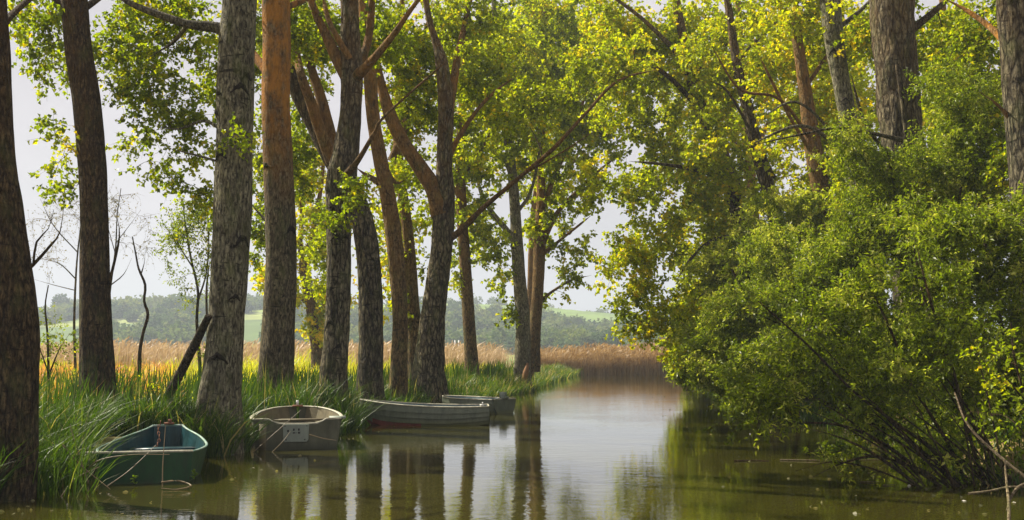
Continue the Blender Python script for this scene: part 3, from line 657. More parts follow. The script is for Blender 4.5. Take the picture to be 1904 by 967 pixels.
willow('nearest willow bush, dark stems fanning up and left out of the water', 12.6,
       [[(1795, 908, 9), (1745, 850, 7), (1670, 790, 6), (1590, 730, 5), (1500, 640, 4), (1410, 560, 2.5)],
        [(1783, 906, 8), (1730, 855, 7, .2), (1668, 795, 6, .2), (1620, 745, 5, .3), (1580, 700, 4, .3), (1500, 610, 2.5, .4)],
        [(1715, 910, 7), (1660, 868, 6), (1600, 830, 5), (1540, 806, 4), (1490, 795, 3)],
        [(1750, 906, 8), (1690, 858, 7, .2), (1620, 812, 6, .3), (1560, 790, 5, .4), (1500, 786, 4, .4), (1430, 790, 3, .5)],
        [(1800, 906, 8, .4), (1760, 820, 7, .5), (1700, 720, 6, .6), (1650, 600, 5, .7), (1600, 500, 4, .8)],
        [(1830, 905, 8, .4), (1800, 800, 7, .5), (1770, 680, 6, .6), (1730, 560, 5, .7), (1700, 440, 4, .8)],
        [(1740, 890, 6, .5), (1640, 850, 5, .4), (1570, 860, 4, .3), (1510, 888, 3, .2)],
        [(1880, 880, 8, .3), (1830, 820, 7, .3), (1780, 740, 5, .3), (1765, 660, 4, .3)]] + EXTRA,
       [(1640, 700, 110, 80, .55), (1560, 640, 100, 80, .6, .5), (1720, 620, 110, 110, .65, .4), (1500, 770, 110, 38, .3, .3), (1640, 790, 80, 40, .35, .3), (1480, 690, 90, 60, .5, .6), (1780, 760, 80, 70, .45, .6), (1400, 785, 40, 20, .3, .4), (1620, 545, 90, 60, .6, .6), (1700, 500, 90, 60, .6, .6), (1560, 845, 50, 25, .18, .2), (1540, 580, 80, 40, .6, .7), (1720, 850, 90, 35, .3, .2), (1820, 860, 70, 35, .4, .3), (1640, 860, 60, 20, .2, .1), (1440, 740, 70, 30, .4, .4)], off=.3, dens=1.05)
willow('tallest willow bush against the right edge, pale green leaf tops', 15.0,
       [[(1930, 900, 12), (1900, 780, 10), (1870, 640, 8), (1840, 500, 6), (1820, 380, 4)],
        [(1960, 900, 10), (1940, 750, 8), (1910, 560, 6), (1890, 400, 4)], [(1890, 890, 9), (1830, 780, 8), (1790, 640, 6), (1760, 480, 4)],
        [(1870, 890, 7), (1790, 740, 6), (1720, 560, 5), (1690, 400, 3)]],
       [(1850, 520, 80, 110, .8), (1860, 700, 70, 110, .8), (1780, 450, 90, 70, .8), (1880, 410, 60, 50, .7), (1840, 850, 80, 45, .6, .3), (1720, 420, 80, 50, .7, .5), (1750, 640, 80, 90, .7, .5), (1760, 820, 90, 60, .6, .6)], tintm=.5)
willow('feathery willow rising tall in front of the thickest right bank trunk', 19.5,
       [[(1760, 780, 12), (1730, 640, 10), (1700, 500, 8), (1670, 380, 6), (1650, 280, 4)], [(1770, 780, 10), (1770, 560, 8), (1780, 400, 6), (1800, 260, 4)],
        [(1780, 780, 9), (1830, 560, 7), (1860, 380, 5), (1875, 260, 3)], [(1750, 780, 8), (1660, 600, 6), (1590, 470, 5), (1540, 390, 3)]],
       [(1600, 410, 100, 60, .6), (1660, 310, 80, 100, .55), (1790, 300, 90, 90, .6), (1870, 320, 60, 90, .5), (1720, 430, 110, 70, .8), (1560, 470, 80, 60, .7), (1760, 190, 70, 80, .45), (1600, 260, 60, 70, .4), (1880, 210, 50, 70, .35)], tintm=.55)
willow('middle willow bush with its boughs trailing low, pale tassels at its near side', 18.5,
       [[(1640, 800, 11), (1590, 720, 9), (1530, 620, 7), (1470, 520, 5)], [(1660, 800, 9), (1640, 680, 8), (1600, 540, 6), (1570, 420, 4)],
        [(1620, 800, 8), (1540, 750, 6), (1450, 720, 5), (1380, 710, 3)], [(1630, 800, 8), (1560, 690, 6), (1480, 620, 5), (1400, 580, 3)]],
       [(1520, 620, 110, 100, .85), (1430, 690, 90, 55, .7), (1570, 480, 90, 70, .8), (1640, 440, 80, 50, .75), (1400, 740, 60, 22, .45), (1600, 740, 80, 60, .8), (1660, 640, 90, 100, .7, .5), (1470, 540, 80, 50, .7)])
willow('willow bush between the lowest leaning trunk and the middle bush, yellowish green', 25.0,
       [[(1480, 745, 10), (1450, 660, 8), (1400, 570, 6), (1360, 500, 4)], [(1500, 745, 9), (1490, 620, 7), (1460, 500, 5)], [(1470, 745, 7), (1400, 700, 5), (1340, 690, 3)]],
       [(1400, 590, 95, 80, .85), (1350, 665, 85, 45, .85), (1380, 730, 60, 20, .6), (1450, 480, 80, 60, .7), (1340, 700, 55, 25, .7), (1480, 680, 80, 55, .8), (1520, 540, 80, 90, .7, 1)], tintm=.6, L=.08, W=.03)
willow('yellowish willow with thin tops reaching up beside the lowest leaning trunk', 28.0,
       [[(1530, 740, 9), (1500, 600, 7), (1460, 480, 6), (1430, 400, 4)], [(1520, 740, 8), (1440, 600, 6), (1370, 520, 5), (1330, 480, 3)], [(1540, 740, 8), (1550, 560, 6), (1560, 430, 5), (1570, 330, 3)]],
       [(1490, 400, 110, 60, .65), (1400, 470, 80, 70, .75), (1560, 350, 90, 70, .45), (1340, 520, 70, 60, .6), (1420, 560, 90, 70, .8), (1310, 600, 60, 60, .6)], tintm=.72, L=.08, W=.04)
willow('farther willow bush drooping to the water where the canal narrows', 36.0,
       [[(1400, 720, 8), (1370, 650, 7), (1330, 590, 5), (1300, 540, 3)], [(1410, 720, 7), (1400, 600, 5), (1380, 500, 3)]],
       [(1310, 610, 70, 65, .9), (1300, 675, 60, 36, .9), (1360, 690, 50, 30, .9), (1290, 700, 28, 16, .6), (1390, 620, 70, 80, .8, 1)], tintm=.65, L=.085, W=.04)
willow('farthest willow bush, beside the dry reeds at the canal end', 54.0,
       [[(1310, 700, 6), (1295, 650, 5), (1280, 600, 3)], [(1320, 700, 5), (1320, 640, 4), (1320, 590, 3)]],
       [(1285, 640, 35, 50, .9), (1310, 670, 40, 28, .9), (1330, 620, 50, 60, .9)], tintm=.7, L=.09, W=.05)
# broad bright sprigs at the right edge
tree('elder_sprig', 'broad bright green leaves poking in at the right edge, in front of the willow thicket', 'bush', None, 10.2,
     [(1960, 930, 9), (1925, 840, 7), (1905, 740, 5), (1885, 660, 4), (1880, 600, 3)], [[(1930, 860, 6), (1900, 800, 4), (1870, 770, 3)], [(1908, 750, 5), (1870, 700, 3), (1850, 670, 2)]],
     [(1880, 640, 32, 45, .3), (1885, 770, 28, 14, .3), (1870, 700, 25, 20, .25)], 'bark_dark', 'leaf_poplar', over=0, flare=0, sides=8, leaf_tint=.5, limb_name='stem', base_z=0, thick=.6, L=.055, W=.04)

# ------------------------------------------------------------------ small left plants
tree('sapling', 'slender sapling with fine olive leaves behind the leaning log', 'tree', None, 26.0,
     [(372, 690, 7), (366, 600, 6), (368, 540, 5), (355, 480, 4), (345, 420, 3), (340, 370, 2)],
     [[(368, 560, 4), (385, 500, 3), (388, 420, 2), (380, 360, 2)], [(360, 500, 3), (330, 450, 2), (315, 400, 2)], [(384, 690, 6), (386, 620, 5), (384, 540, 4), (392, 470, 3)]],
     [(345, 440, 42, 55, .75), (370, 390, 30, 45, .7), (318, 470, 28, 35, .45), (385, 480, 15, 60, .9), (378, 660, 8, 30, .5), (355, 540, 25, 30, .3)], 'bark_furrow', 'leaf_poplar', L=.06, W=.035, over=0, flare=0, sides=8, leaf_tint=.3, base_z=.35, thick=.7)
tree('bare_tree', 'bare young tree with pale budding twigs between the two leftmost trunks', 'tree', 'bare young trees behind the bank', 30.0,
     [(140, 690, 5.4), (138, 600, 4.8), (142, 500, 3.6), (150, 420, 2.4), (160, 340, 1.8)],
     [[(142, 520, 2.4), (110, 490, 1.8), (70, 480, 1.2)], [(145, 470, 2.4), (100, 420, 1.8), (75, 370, 1.2)], [(140, 540, 1.8), (100, 530, 1.2), (65, 520, 1.2)]],
     [(100, 430, 50, 70, .35), (130, 370, 50, 50, .3), (90, 500, 40, 30, .25)], 'bark_furrow', 'leaf_dull', L=.045, W=.022, over=0, flare=0, sides=8, base_z=.35, thick=.9, nleaf=3, twigmat='twig_pale')
tree('bare_tree', 'bare young tree with pale twigs to the right of the bending reddish trunk', 'tree', 'bare young trees behind the bank', 27.0,
     [(195, 690, 5.4), (198, 600, 4.8), (206, 530, 3.6), (215, 460, 3.0), (218, 400, 1.8), (225, 350, 1.2)],
     [[(206, 530, 2.4), (230, 510, 1.8), (245, 480, 1.2)], [(217, 450, 1.8), (240, 420, 1.2), (262, 390, 1.2)], [(214, 470, 1.8), (200, 420, 1.2), (190, 380, 1.2)]],
     [(235, 420, 42, 55, .35), (220, 370, 50, 25, .25), (265, 450, 25, 35, .25)], 'bark_furrow', 'leaf_dull', L=.045, W=.022, over=0, flare=0, sides=8, base_z=.35, thick=.9, nleaf=3, twigmat='twig_pale')
tree('dead_sapling', 'crooked leafless sapling zigzagging up in front of the hills', 'tree', None, 25.0,
     [(259, 700, 8), (260, 655, 7), (266, 620, 6), (275, 585, 6), (268, 560, 5), (270, 530, 5), (258, 500, 4), (252, 470, 3), (246, 440, 2)],
     [[(262, 510, 3), (268, 490, 2), (270, 465, 1.5)]], [], 'bark_dark', 'leaf_dull', over=0, flare=0, sides=8, base_z=.35)
tree('shrub', 'small dark leaved shrub growing beside the leftmost trunk', 'shrub', None, 19.0,
     [(88, 760, 6), (90, 690, 5), (88, 620, 4), (84, 570, 3), (90, 530, 2)], [[(90, 700, 4), (110, 650, 3), (130, 620, 2)], [(89, 690, 3), (72, 640, 2), (70, 600, 2)]],
     [(88, 600, 22, 45, .22), (95, 650, 40, 30, .28), (130, 635, 20, 15, .15)], 'bark_dark', 'leaf_poplar', L=.055, W=.035, over=0, flare=0, sides=8, leaf_tint=.15, base_z=.35, thick=.6)

# leaning log
lp = np.array([np.append(P(388, 588, 16.7), .06), np.append(P(360, 645, 17.0), .07), np.append(P(335, 695, 17.3), .075), np.append(P(308, 745, 17.6), .07), np.append(P(297, 768, 17.8), .07)])
lg = smooth_path(lp, .08); acc = Acc(4); bark_tube(acc, lg, 14, 3, .12)
for e_ in (0, -1):
    cpt = np.repeat(lg[e_:e_ + 1] if e_ == 0 else lg[-1:], 2, 0).copy(); cpt[1, :3] += norm(lg[e_, :3] - lg[e_ + (1 if e_ == 0 else -1), :3]) * .01; cpt[1, 3] = .005
    bark_tube(acc, cpt, 14, 3, .05)
o = mesh('leaning_log', acc, M['bark_dark'], None, lg[-1, :3]); tag(o, 'dark bare log propped at a slant against the pale grey trunk', 'log')

# torn strip of wood at the foot of the twin trunk
sp = smooth_path(np.array([np.append(P(972, 728, 45.0), .10), np.append(P(976, 700, 44.95), .13), np.append(P(981, 675, 45.1), .05)]), .1)
acc = Acc(4); bark_tube(acc, sp, 10, 3, .2)
mesh('torn_wood', acc, paint('torn_wood', (.16, .075, .03), (.26, .13, .05), (.15, .07, .03), .9, 14), ft, np.array(ft.location))

# ------------------------------------------------------------------ grass and reeds
def blades(acc, x, y, z, h, w, tint, lean=.35, curl=.5, wind=(.25, 0)):
    n = len(x); base = np.stack([x, y, z], -1)
    a = rng.uniform(0, 2 * math.pi, n); ld = np.stack([np.cos(a) + wind[0], np.sin(a) + wind[1], 0 * a], -1)
    amt = np.abs(rng.normal(0, lean, n)); cu = np.abs(rng.normal(curl, curl * .6, n))
    T = np.array([0, .35, .7, 1.0])
    out_ = ld[:, None] * (amt[:, None] * T + cu[:, None] * T ** 2.5)[..., None] * h[:, None, None]
    up = (T[None] * (1 - .35 * np.minimum(cu, 1.2)[:, None] * T[None] ** 2)) * h[:, None]
    pts = base[:, None] + out_; pts[..., 2] += up
    fa = rng.uniform(0, math.pi, n); sd = np.stack([np.cos(fa), np.sin(fa) * .6, 0 * fa], -1)
    wt = np.array([.75, 1, .75, .08])
    lft = pts + sd[:, None] * (w[:, None] * wt)[..., None] * .5; rgt = pts - sd[:, None] * (w[:, None] * wt)[..., None] * .5
    v = np.stack([lft, rgt], 2).reshape(-1, 3)
    i = np.arange(n)[:, None] * 8 + np.arange(3)[None] * 2
    f = np.stack([i, i + 1, i + 3, i + 2], -1).reshape(-1, 4)
    acc.add(v, f, 0, np.repeat(tint, 3))

def scatter(n, y0, y1, off0, off1, power=1.0):
    y = rng.uniform(y0, y1, n); o_ = off0 + (off1 - off0) * rng.random(n) ** power
    return xl(y) + o_, y
BOATS = [(-4.6, 13.0, 13.5, .8, 3.2), (-3.67, 17.6, 11.5, .82, 2.75), (-.56, 24.0, 93, .66, 3.05), (-.22, 28.4, 50, .64, 2.4)]
def outside_boats(x, y):
    k = np.ones(len(x), bool)
    for (bx, by, dg, hw, ln) in BOATS:
        a = math.radians(dg); u = (x - bx) * math.cos(a) + (y - by) * math.sin(a); v = -(x - bx) * math.sin(a) + (y - by) * math.cos(a)
        k &= ~((np.abs(u) < hw + .08) & (v > -.12) & (v < ln + .05))
        k &= ~((np.abs(u) < hw * .7) & (v > -.8) & (v < 0))
    return k
def tufted(x, y, s):
    return np.array([mnoise.noise((a * s, b * s, 0)) for a, b in zip(x, y)])
acc = Acc(4)
for (n, y0, y1, o0, o1, h, w) in ((24000, 8.5, 16.5, .25, -3.5, .78, .017), (21000, 15, 24, .25, -5, .78, .02), (11000, 23, 36, .15, -3.4, .6, .027), (9000, 35, 55, .2, -3.6, .6, .03), (7000, 54, 83, .5, -4, .7, .045)):
    x, y = scatter(n, y0, y1, o0, o1, 1.2)
    tf = tufted(x, y, 1.3); k = (tf > rng.uniform(-.75, .1, n)) & outside_boats(x, y); x, y, tf = x[k], y[k], tf[k]
    hh = h * (.75 + .5 * tf) * rng.uniform(.6, 1.25, len(x)) * np.clip(1.1 - .28 * (xl(y) - x - .6), .55, 1.1); z = np.maximum(ground_z(x, y), -.05) - .02
    blades(acc, x, y, z, hh, np.full(len(x), w) * rng.uniform(.7, 1.4, len(x)), np.clip(.3 + .25 * (y0 > 30) + .35 * tf + rng.normal(0, .18, len(x)) + .12 * (rng.random(len(x)) > .93) * 4, 0, 1), .2, .32)
n = 700; x = -5.95 + 1.15 * rng.random(n) ** 1.5; y = rng.uniform(11.6, 13.6, n); k = outside_boats(x, y); x, y = x[k], y[k]
blades(acc, x, y, np.full(len(x), -.05), rng.uniform(.35, .95, len(x)), rng.uniform(.01, .02, len(x)), np.clip(rng.normal(.45, .2, len(x)), 0, 1), .2, .3)
n = 260; x = rng.uniform(-4.9, -4.35, n); y = rng.uniform(16.9, 17.5, n); k = outside_boats(x, y); x, y = x[k], y[k]
blades(acc, x, y, np.full(len(x), -.05), rng.uniform(.3, .75, len(x)), rng.uniform(.01, .018, len(x)), np.clip(rng.normal(.5, .2, len(x)), 0, 1), .25, .4)
for (n, y0, y1, w) in ((3400, 11, 22, .014), (2600, 21, 48, .024)):
    x, y = scatter(n, y0, y1, .05, -5.5 if y0 < 20 else -2.6); tf = tufted(x, y, .5); k = (tf > rng.uniform(-.3, .3, n)) & outside_boats(x, y); x, y = x[k], y[k]
    blades(acc, x, y, np.maximum(ground_z(x, y), -.05), rng.uniform(.6, 1.3 if y0 < 20 else .95, len(x)), rng.uniform(.7, 1.2, len(x)) * w, np.where(rng.random(len(x)) < .2, rng.uniform(.85, 1, len(x)), np.clip(rng.normal(.3, .15, len(x)), 0, 1)), .07, .06)
# broad upright flag leaves
for (n, y0, y1) in ((3200, 11, 24), (1500, 24, 50)):
    x, y = scatter(n, y0, y1, -1.0, -6 if y0 < 20 else -3); tf = tufted(x, y, .8); k = (tf > -.05) & outside_boats(x, y); x, y = x[k], y[k]
    blades(acc, x, y, ground_z(x, y), rng.uniform(.6, 1.1, len(x)), rng.uniform(.025, .04, len(x)) * (1 if y0 < 20 else 1.3), np.clip(rng.normal(.35, .15, len(x)), 0, 1), .12, .12)
o = mesh('bank_grass', acc, M['grass']); tag(o, 'long green grass along the left bank', 'grass', kind='stuff')
# right bank low growth
acc = Acc(4)
y = rng.uniform(9, 83, 9000); x = xr(y) - .1 + 3 * rng.random(9000) ** 1.3
blades(acc, x, y, np.maximum(ground_z(x, y), -.03) - .02, rng.uniform(.25, .6, 9000), np.full(9000, .02) * np.clip(y / 20, 1, 3), np.clip(rng.normal(.3, .2, 9000), 0, 1))
o = mesh('shore_grass', acc, M['grass']); tag(o, 'short grass under the bushes of the right bank', 'grass', kind='stuff')
# sunny field
acc = Acc(4)
for (n, x0, x1, y0, y1, w) in ((26000, -30, 0, 26, 62, .04), (14000, -20, -4, 16, 30, .022)):
    x = rng.uniform(x0, x1, n); y = rng.uniform(y0, y1, n); k = x < xl(y) - 2.6; x, y = x[k], y[k]
    k = (x / y) > -.56; x, y = x[k], y[k]
    tf = tufted(x, y, .5); orange = (x / y < -.33) * .45
    blades(acc, x, y, ground_z(x, y), rng.uniform(.4, .85, len(x)) * (1 + .5 * tf), w * rng.uniform(.7, 1.5, len(x)), np.clip(.38 + .35 * tf + orange + rng.normal(0, .18, len(x)), 0, 1), .3, .3)
o = mesh('field_grass', acc, M['field']); tag(o, 'sunlit yellow green meadow behind the tree row', 'grass', kind='stuff')
# undergrowth brambles
la = Acc(3); n = 16000
x = rng.uniform(-13, -5.5, n); y = rng.uniform(19, 34, n); tf = tufted(x, y, .7); k = (tf > -.05) & (x < xl(y) - 1.6); x, y, tf = x[k], y[k], tf[k]
z = ground_z(x, y) + rng.random(len(x)) * (.35 + .9 * np.maximum(tf, 0))
leaves(la, np.stack([x, y, z], -1), norm(rng.normal(size=(len(x), 3))), .1, .06, np.clip(rng.normal(.6, .25, len(x)), 0, 1))
o = mesh('undergrowth', la, M['leaf_yellow'], smooth=False); tag(o, 'low sunlit brambles behind the first tree trunks', 'undergrowth', kind='stuff')
la = Acc(3); n = 60000
y = 11 + 72 * rng.random(n) ** 1.6; x = xr(y) + .3 + 5 * rng.random(n); tf = tufted(x, y, .6)
z = ground_z(x, y) + rng.random(n) ** .8 * (1.5 + 1.6 * tf) * np.clip((x - xr(y)) / 1.5, .3, 1.3)
sc = np.clip(y / 16, 1, 3)
leaves(la, np.stack([x, y, z], -1), norm(rng.normal(size=(n, 3))), .085 * sc, .05 * sc, np.clip(rng.normal(.3, .2, n), 0, 1))
o = mesh('bank_undergrowth', la, M['leaf_willow'], smooth=False); tag(o, 'dense low undergrowth behind the willows of the right bank', 'undergrowth', kind='stuff')
# reeds
def reeds(name, lab, x, y, h, w, mt='reed'):
    n = len(x); acc = Acc(4)
    z = np.maximum(ground_z(x, y), -.03)
    tint = np.clip(rng.normal(.45, .22, n), 0, 1)
    blades(acc, x, y, z - .05, h, w, tint, .05, .06, (.6, 0))
    k = rng.random(n) < .6; xx, yy, zz, hh, ww = x[k], y[k], z[k], h[k], w[k]; m_ = k.sum()
    for q in range(2):   # leaves and plume
        blades(acc, xx, yy, zz + hh * rng.uniform(.25, .7, m_), hh * rng.uniform(.2, .35, m_), ww * 1.2, np.clip(rng.normal(.6, .2, m_), 0, 1), .5, .6, (.6, 0))
    kk = rng.random(n) < .3; xx, yy, zz, hh, ww = x[kk], y[kk], z[kk], h[kk], w[kk]
    blades(acc, xx, yy, zz + hh * .93, np.full(len(xx), .32), np.full(len(xx), .09), np.clip(rng.normal(.35, .15, len(xx)), 0, 1), .5, .5, (.9, 0))
    o = mesh(name, acc, M[mt]); tag(o, lab, 'reeds', kind='stuff')
n = 15000; x = rng.uniform(1.5, 22, n); y = 83 + 9 * rng.random(n) ** 1.4 - .3
hv = 1.5 + .6 * tufted(x, y, .35) + .5 * np.clip((x - 6) / 6, -.3, 1)
reeds('canal_reeds', 'golden dry reeds closing the far end of the canal', x, y, hv * rng.uniform(.75, 1.2, n), np.full(n, .035))
n = 22000; y = rng.uniform(58, 84, n); x = rng.uniform(-46, 2, n); k = (x < xl(y) - 5); x, y = x[k], y[k]
hv = (1.75 + .35 * tufted(x, y, .15)) * rng.uniform(.8, 1.15, len(x))
reeds('field_reeds', 'pale dry reed bed behind the meadow on the left', x, y, hv, np.full(len(x), .04), 'reed_pale')
acc = Acc(4); n = 9000; y = rng.uniform(50, 66, n); x = rng.uniform(-36, 1, n); tf = tufted(x, y, .22); k = (x < xl(y) - 4) & (tf > .02); x, y, tf = x[k], y[k], tf[k]
blades(acc, x, y, ground_z(x, y), (.7 + 1.6 * tf) * rng.uniform(.6, 1.1, len(x)), np.full(len(x), .05), np.clip(rng.normal(.35, .2, len(x)), 0, 1), .25, .3)
o = mesh('tall_field_grass', acc, M['field']); tag(o, 'uneven clumps of taller green grass in front of the pale reed bed', 'grass', kind='stuff')

# ------------------------------------------------------------------ far hills: woods and ridge trees
def crown_cards(cx, cy, cz, rx, rz, n, s, tint):
    q = norm(rng.normal(size=(n, 3))) * (rng.random((n, 1)) ** .25)
    q *= (1 + .25 * np.sin(q[:, :1] * 7 + cx) * np.cos(q[:, 2:3] * 6 + cy))
    return np.stack([cx + q[:, 0] * rx, cy + q[:, 1] * rx, cz + q[:, 2] * rz], -1)
def wood(name, lab, cands, nf, s):
    la = Acc(3); ps = []; ts = []
    for (x, y, r) in cands:
        t0 = random.uniform(.05, .95); h = r * random.uniform(1.1, 1.7); g = gz(x, y)
        p_ = crown_cards(x, y, g + h * .5, r, h * .55, nf, s, t0); p_[:, 2] = np.maximum(p_[:, 2], g)
        ps.append(p_); ts.append(np.clip(rng.normal(t0, .1, nf), 0, 1))
    ps = np.concatenate(ps); ts = np.concatenate(ts)
    leaves(la, ps, norm(rng.normal(size=ps.shape)), s, s * .9, ts)
    o = mesh(name, la, M['hill_leaf'], smooth=False); tag(o, lab, 'woods', kind='stuff')
c = []
while len(c) < 1700:
    y = random.uniform(330, 950); x = random.uniform(-.56, .2) * y
    v = mnoise.noise((x * .012, y * .006, 3)); px = CX + F * x / y
    lim = -.12 if y > 450 else -.3
    if 40 < px < 165: lim = .12 if y < 700 else -.1
    if 415 < px < 505: lim = .1
    if 640 < px < 720: lim = .05
    if v > lim: c.append((x, y, random.uniform(3.2, 5.5)))
wood('hill_woods', 'hazy mixed woods covering the near hills', c, 150, 1.7)
c = [(random.uniform(-.02, .22) * y, y, random.uniform(3.5, 5)) for y in [random.uniform(285, 370) for _ in range(95)]]
wood('valley_woods', 'darker belt of trees beyond the reeds at the canal end', c, 260, 1.2)
c = []
while len(c) < 1300:
    y = random.uniform(1150, 1560); x = random.uniform(-.56, .3) * y
    c.append((x, y, random.uniform(4, 7)))
wood('ridge_woods', 'faint blue woods on the farthest ridge', c, 90, 3.2)

def ridge_tree(name, label, cat, group, px, py_base, D, h, r, shape):
    x = (px - CX) / F * D; g = gz(x, D)
    base = np.array([x, D, g]); e = empty(name, base, label, cat, group)
    acc = Acc(4); bark_tube(acc, np.array([[x, D, g - 1, r * .09], [x, D, g + h * .5, r * .06], [x, D, g + h * .8, r * .04]]), 8, 1, .05); mesh('trunk', acc, M['bark_dark'], e, base)
    n = 420; la = Acc(3)
    if shape == 'cypress':
        t = rng.random(n); a = rng.uniform(0, 6.283, n); rr = r * np.sin(np.pi * (t * .9 + .08)) ** .6 * rng.uniform(.5, 1, n)
        ps = np.stack([x + rr * np.cos(a), D + rr * np.sin(a), g + h * (.08 + .92 * t)], -1)
    elif shape == 'umbrella':
        q = norm(rng.normal(size=(n, 3))) * rng.random((n, 1)) ** .3; q[:, 2] = np.where(q[:, 2] < 0, q[:, 2] * .25, q[:, 2])
        ps = np.stack([x + q[:, 0] * r, D + q[:, 1] * r, g + h * .55 + q[:, 2] * h * .45], -1)
    else:
        q = norm(rng.normal(size=(n, 3))) * rng.random((n, 1)) ** .3
        ps = np.stack([x + q[:, 0] * r, D + q[:, 1] * r, g + h * .55 + q[:, 2] * h * .45], -1)
    leaves(la, ps, norm(rng.normal(size=ps.shape)), 1.5, 1.3, np.clip(rng.normal(.15, .1, n), 0, 1))
    mesh('crown', la, M['hill_leaf'], e, base, smooth=False)
ridge_tree('umbrella_pine', 'wide domed pine standing alone on the hill crest', 'tree', None, 295, 575, 700, 12, 8.5, 'umbrella')
cy_lab = ['leftmost of the dark trees on the hill crest, just right of the bending trunk', 'second dark cypress on the hill crest, the tallest of the line', 'third dark cypress on the hill crest, slim and pointed', 'short cypress in the middle of the line on the hill crest', 'broad dark tree near the right end of the line on the crest', 'last dark cypress of the line before the crooked sapling']
for k, (px, h, r) in enumerate(((212, 9, 2.8), (223, 11, 2.6), (234, 9.5, 2.2), (242, 7, 1.4), (251, 8, 2.6), (262, 9.5, 2.2))):
    ridge_tree('cypress', cy_lab[k], 'tree', 'dark trees lined up on the hill crest', px, 570, 695 + k * 6, h, r, 'cypress')
ridge_tree('cypress', 'lone small cypress on the crest between the domed pine and the sapling', 'tree', 'dark trees lined up on the hill crest', 337, 575, 700, 7.5, 1.5, 'cypress')
ridge_tree('hill_tree', 'dark round tree on the hill seen just left of the bending trunk', 'tree', None, 136, 570, 690, 12, 6, 'round')
ridge_tree('hill_tree', 'pale green round tree on the hill between the two leftmost trunks', 'tree', None, 113, 580, 560, 12, 5, 'round')

# low farm building on the hill
def box(acc, x0, x1, y0, y1, z0, z1, mt=0):
    v = [(x0, y0, z0), (x1, y0, z0), (x1, y1, z0), (x0, y1, z0), (x0, y0, z1), (x1, y0, z1), (x1, y1, z1), (x0, y1, z1)]
    acc.add(v, [(0, 3, 2, 1), (4, 5, 6, 7), (0, 1, 5, 4), (1, 2, 6, 5), (2, 3, 7, 6), (3, 0, 4, 7)], mt)
D = 610; xa, xb = (215 - CX) / F * D, (243 - CX) / F * D; zc = EYE + (HOR - 580) / F * D
e = empty('farm_building', ((xa + xb) / 2, D, zc), 'long low farm building with a grey roof on the hillside', 'building')
og = np.array(e.location); acc = Acc(4); box(acc, xa, xb, D, D + 7, zc - 8, zc + 2.2); mesh('wall', acc, M['beige_hull'], e, og, False)
acc = Acc(4); v = [(xa - .4, D - .5, zc + 2.1), (xb + .4, D - .5, zc + 2.1), (xb + .4, D + 3.5, zc + 3.9), (xa - .4, D + 3.5, zc + 3.9), (xb + .4, D + 7.5, zc + 2.1), (xa - .4, D + 7.5, zc + 2.1)]
acc.add(v, [(0, 1, 2, 3), (3, 2, 4, 5), (0, 3, 5, 5 - 0), (1, 4, 2, 2)][:2]); mesh('roof', acc, M['faded'], e, og, False)

# two pale posts far off
for px, lab in ((846, 'left one of two thin pale posts beyond the meadow grass'), (853, 'right one of two thin pale posts beyond the meadow grass')):
    b_ = P(px, 690, 90); g = gz(b_[0], 90)
    acc = Acc(4); bark_tube(acc, np.array([[b_[0], 90, g - .3, .07], [b_[0], 90, g + 1, .065], [b_[0], 90, g + 2.4, .06], [b_[0], 90, g + 2.42, .01]]), 8, 2, .03)
    o = mesh('marker_post', acc, M['white'], None, (b_[0], 90, g)); tag(o, lab, 'post', 'thin pale posts in the field')

# ------------------------------------------------------------------ boats
def hull_skin(st, k=7, strakes=0):
    """st: (y, half_beam, gunwale_z, bottom_half, bottom_z). returns grid of half sections (n, m, 3) mirrored around"""
    rows = []
    for (y, b, g, bb, z0) in st:
        half = [(0.0, z0)]
        if strakes:
            prof = []
            for s in range(strakes + 1):
                t = s / strakes; prof.append((bb + (b - bb) * math.sin(t * math.pi / 2) ** .8, z0 + (g - z0) * t ** 1.15))
            half.append((bb * .6, z0)); 
            for s in range(strakes):
                a0, a1 = prof[s], prof[s + 1]
                half.append((a0[0] + .03 * (s > 0), a0[1] - .004 * (s > 0))); half.append((a1[0] + .002, a1[1]))
        else:
            for s in range(k):
                t = s / (k - 1); half.append((bb + (b - bb) * t ** .75, z0 + (g - z0) * t ** 1.1))
        row = [(-x, y, z) for x, z in reversed(half)] + [(x, y, z) for x, z in half[1:]]
        rows.append(row)
    return np.array(rows)

def grid_mesh(name, g, mats, parent, thick=.02, matfn=None):
    n, m_, _ = g.shape; acc = Acc(4)
    i = (np.arange(n - 1)[:, None] * m_ + np.arange(m_ - 1)[None]).ravel()
    f = np.stack([i, i + 1, i + m_ + 1, i + m_], -1)
    acc.add(g, f)
    if matfn is not None:
        cen = g.reshape(-1, 3)[f].mean(1); acc.m[-1] = np.array([matfn(c) for c in cen])
    v = np.concatenate(acc.v); fa = np.concatenate(acc.f)
    me = bpy.data.meshes.new(name); me.from_pydata(v.tolist(), [], fa.tolist())
    for pz, mi in zip(me.polygons, acc.m[-1] if matfn is not None else [0] * len(fa)): pz.material_index = int(mi); pz.use_smooth = False
    me.update(); o = link(name, me, mats, parent)
    s = o.modifiers.new('thickness', 'SOLIDIFY'); s.thickness = thick; s.offset = -1 if thick > 0 else 1
    return o

def slab(name, poly, y0, y1, mats, parent, rot=None):
    """polygon in xz extruded in y"""
    n = len(poly); v = [(x, y0, z) for x, z in poly] + [(x, y1, z) for x, z in poly]
    f = [list(range(n)), list(range(2 * n - 1, n - 1, -1))] + [[i, i + n, (i + 1) % n + n, (i + 1) % n] for i in range(n)]
    me = bpy.data.meshes.new(name); me.from_pydata(v, [], f); me.update()
    o = link(name, me, mats, parent)
    b = o.modifiers.new('edge', 'BEVEL'); b.width = .006; b.segments = 2
    return o

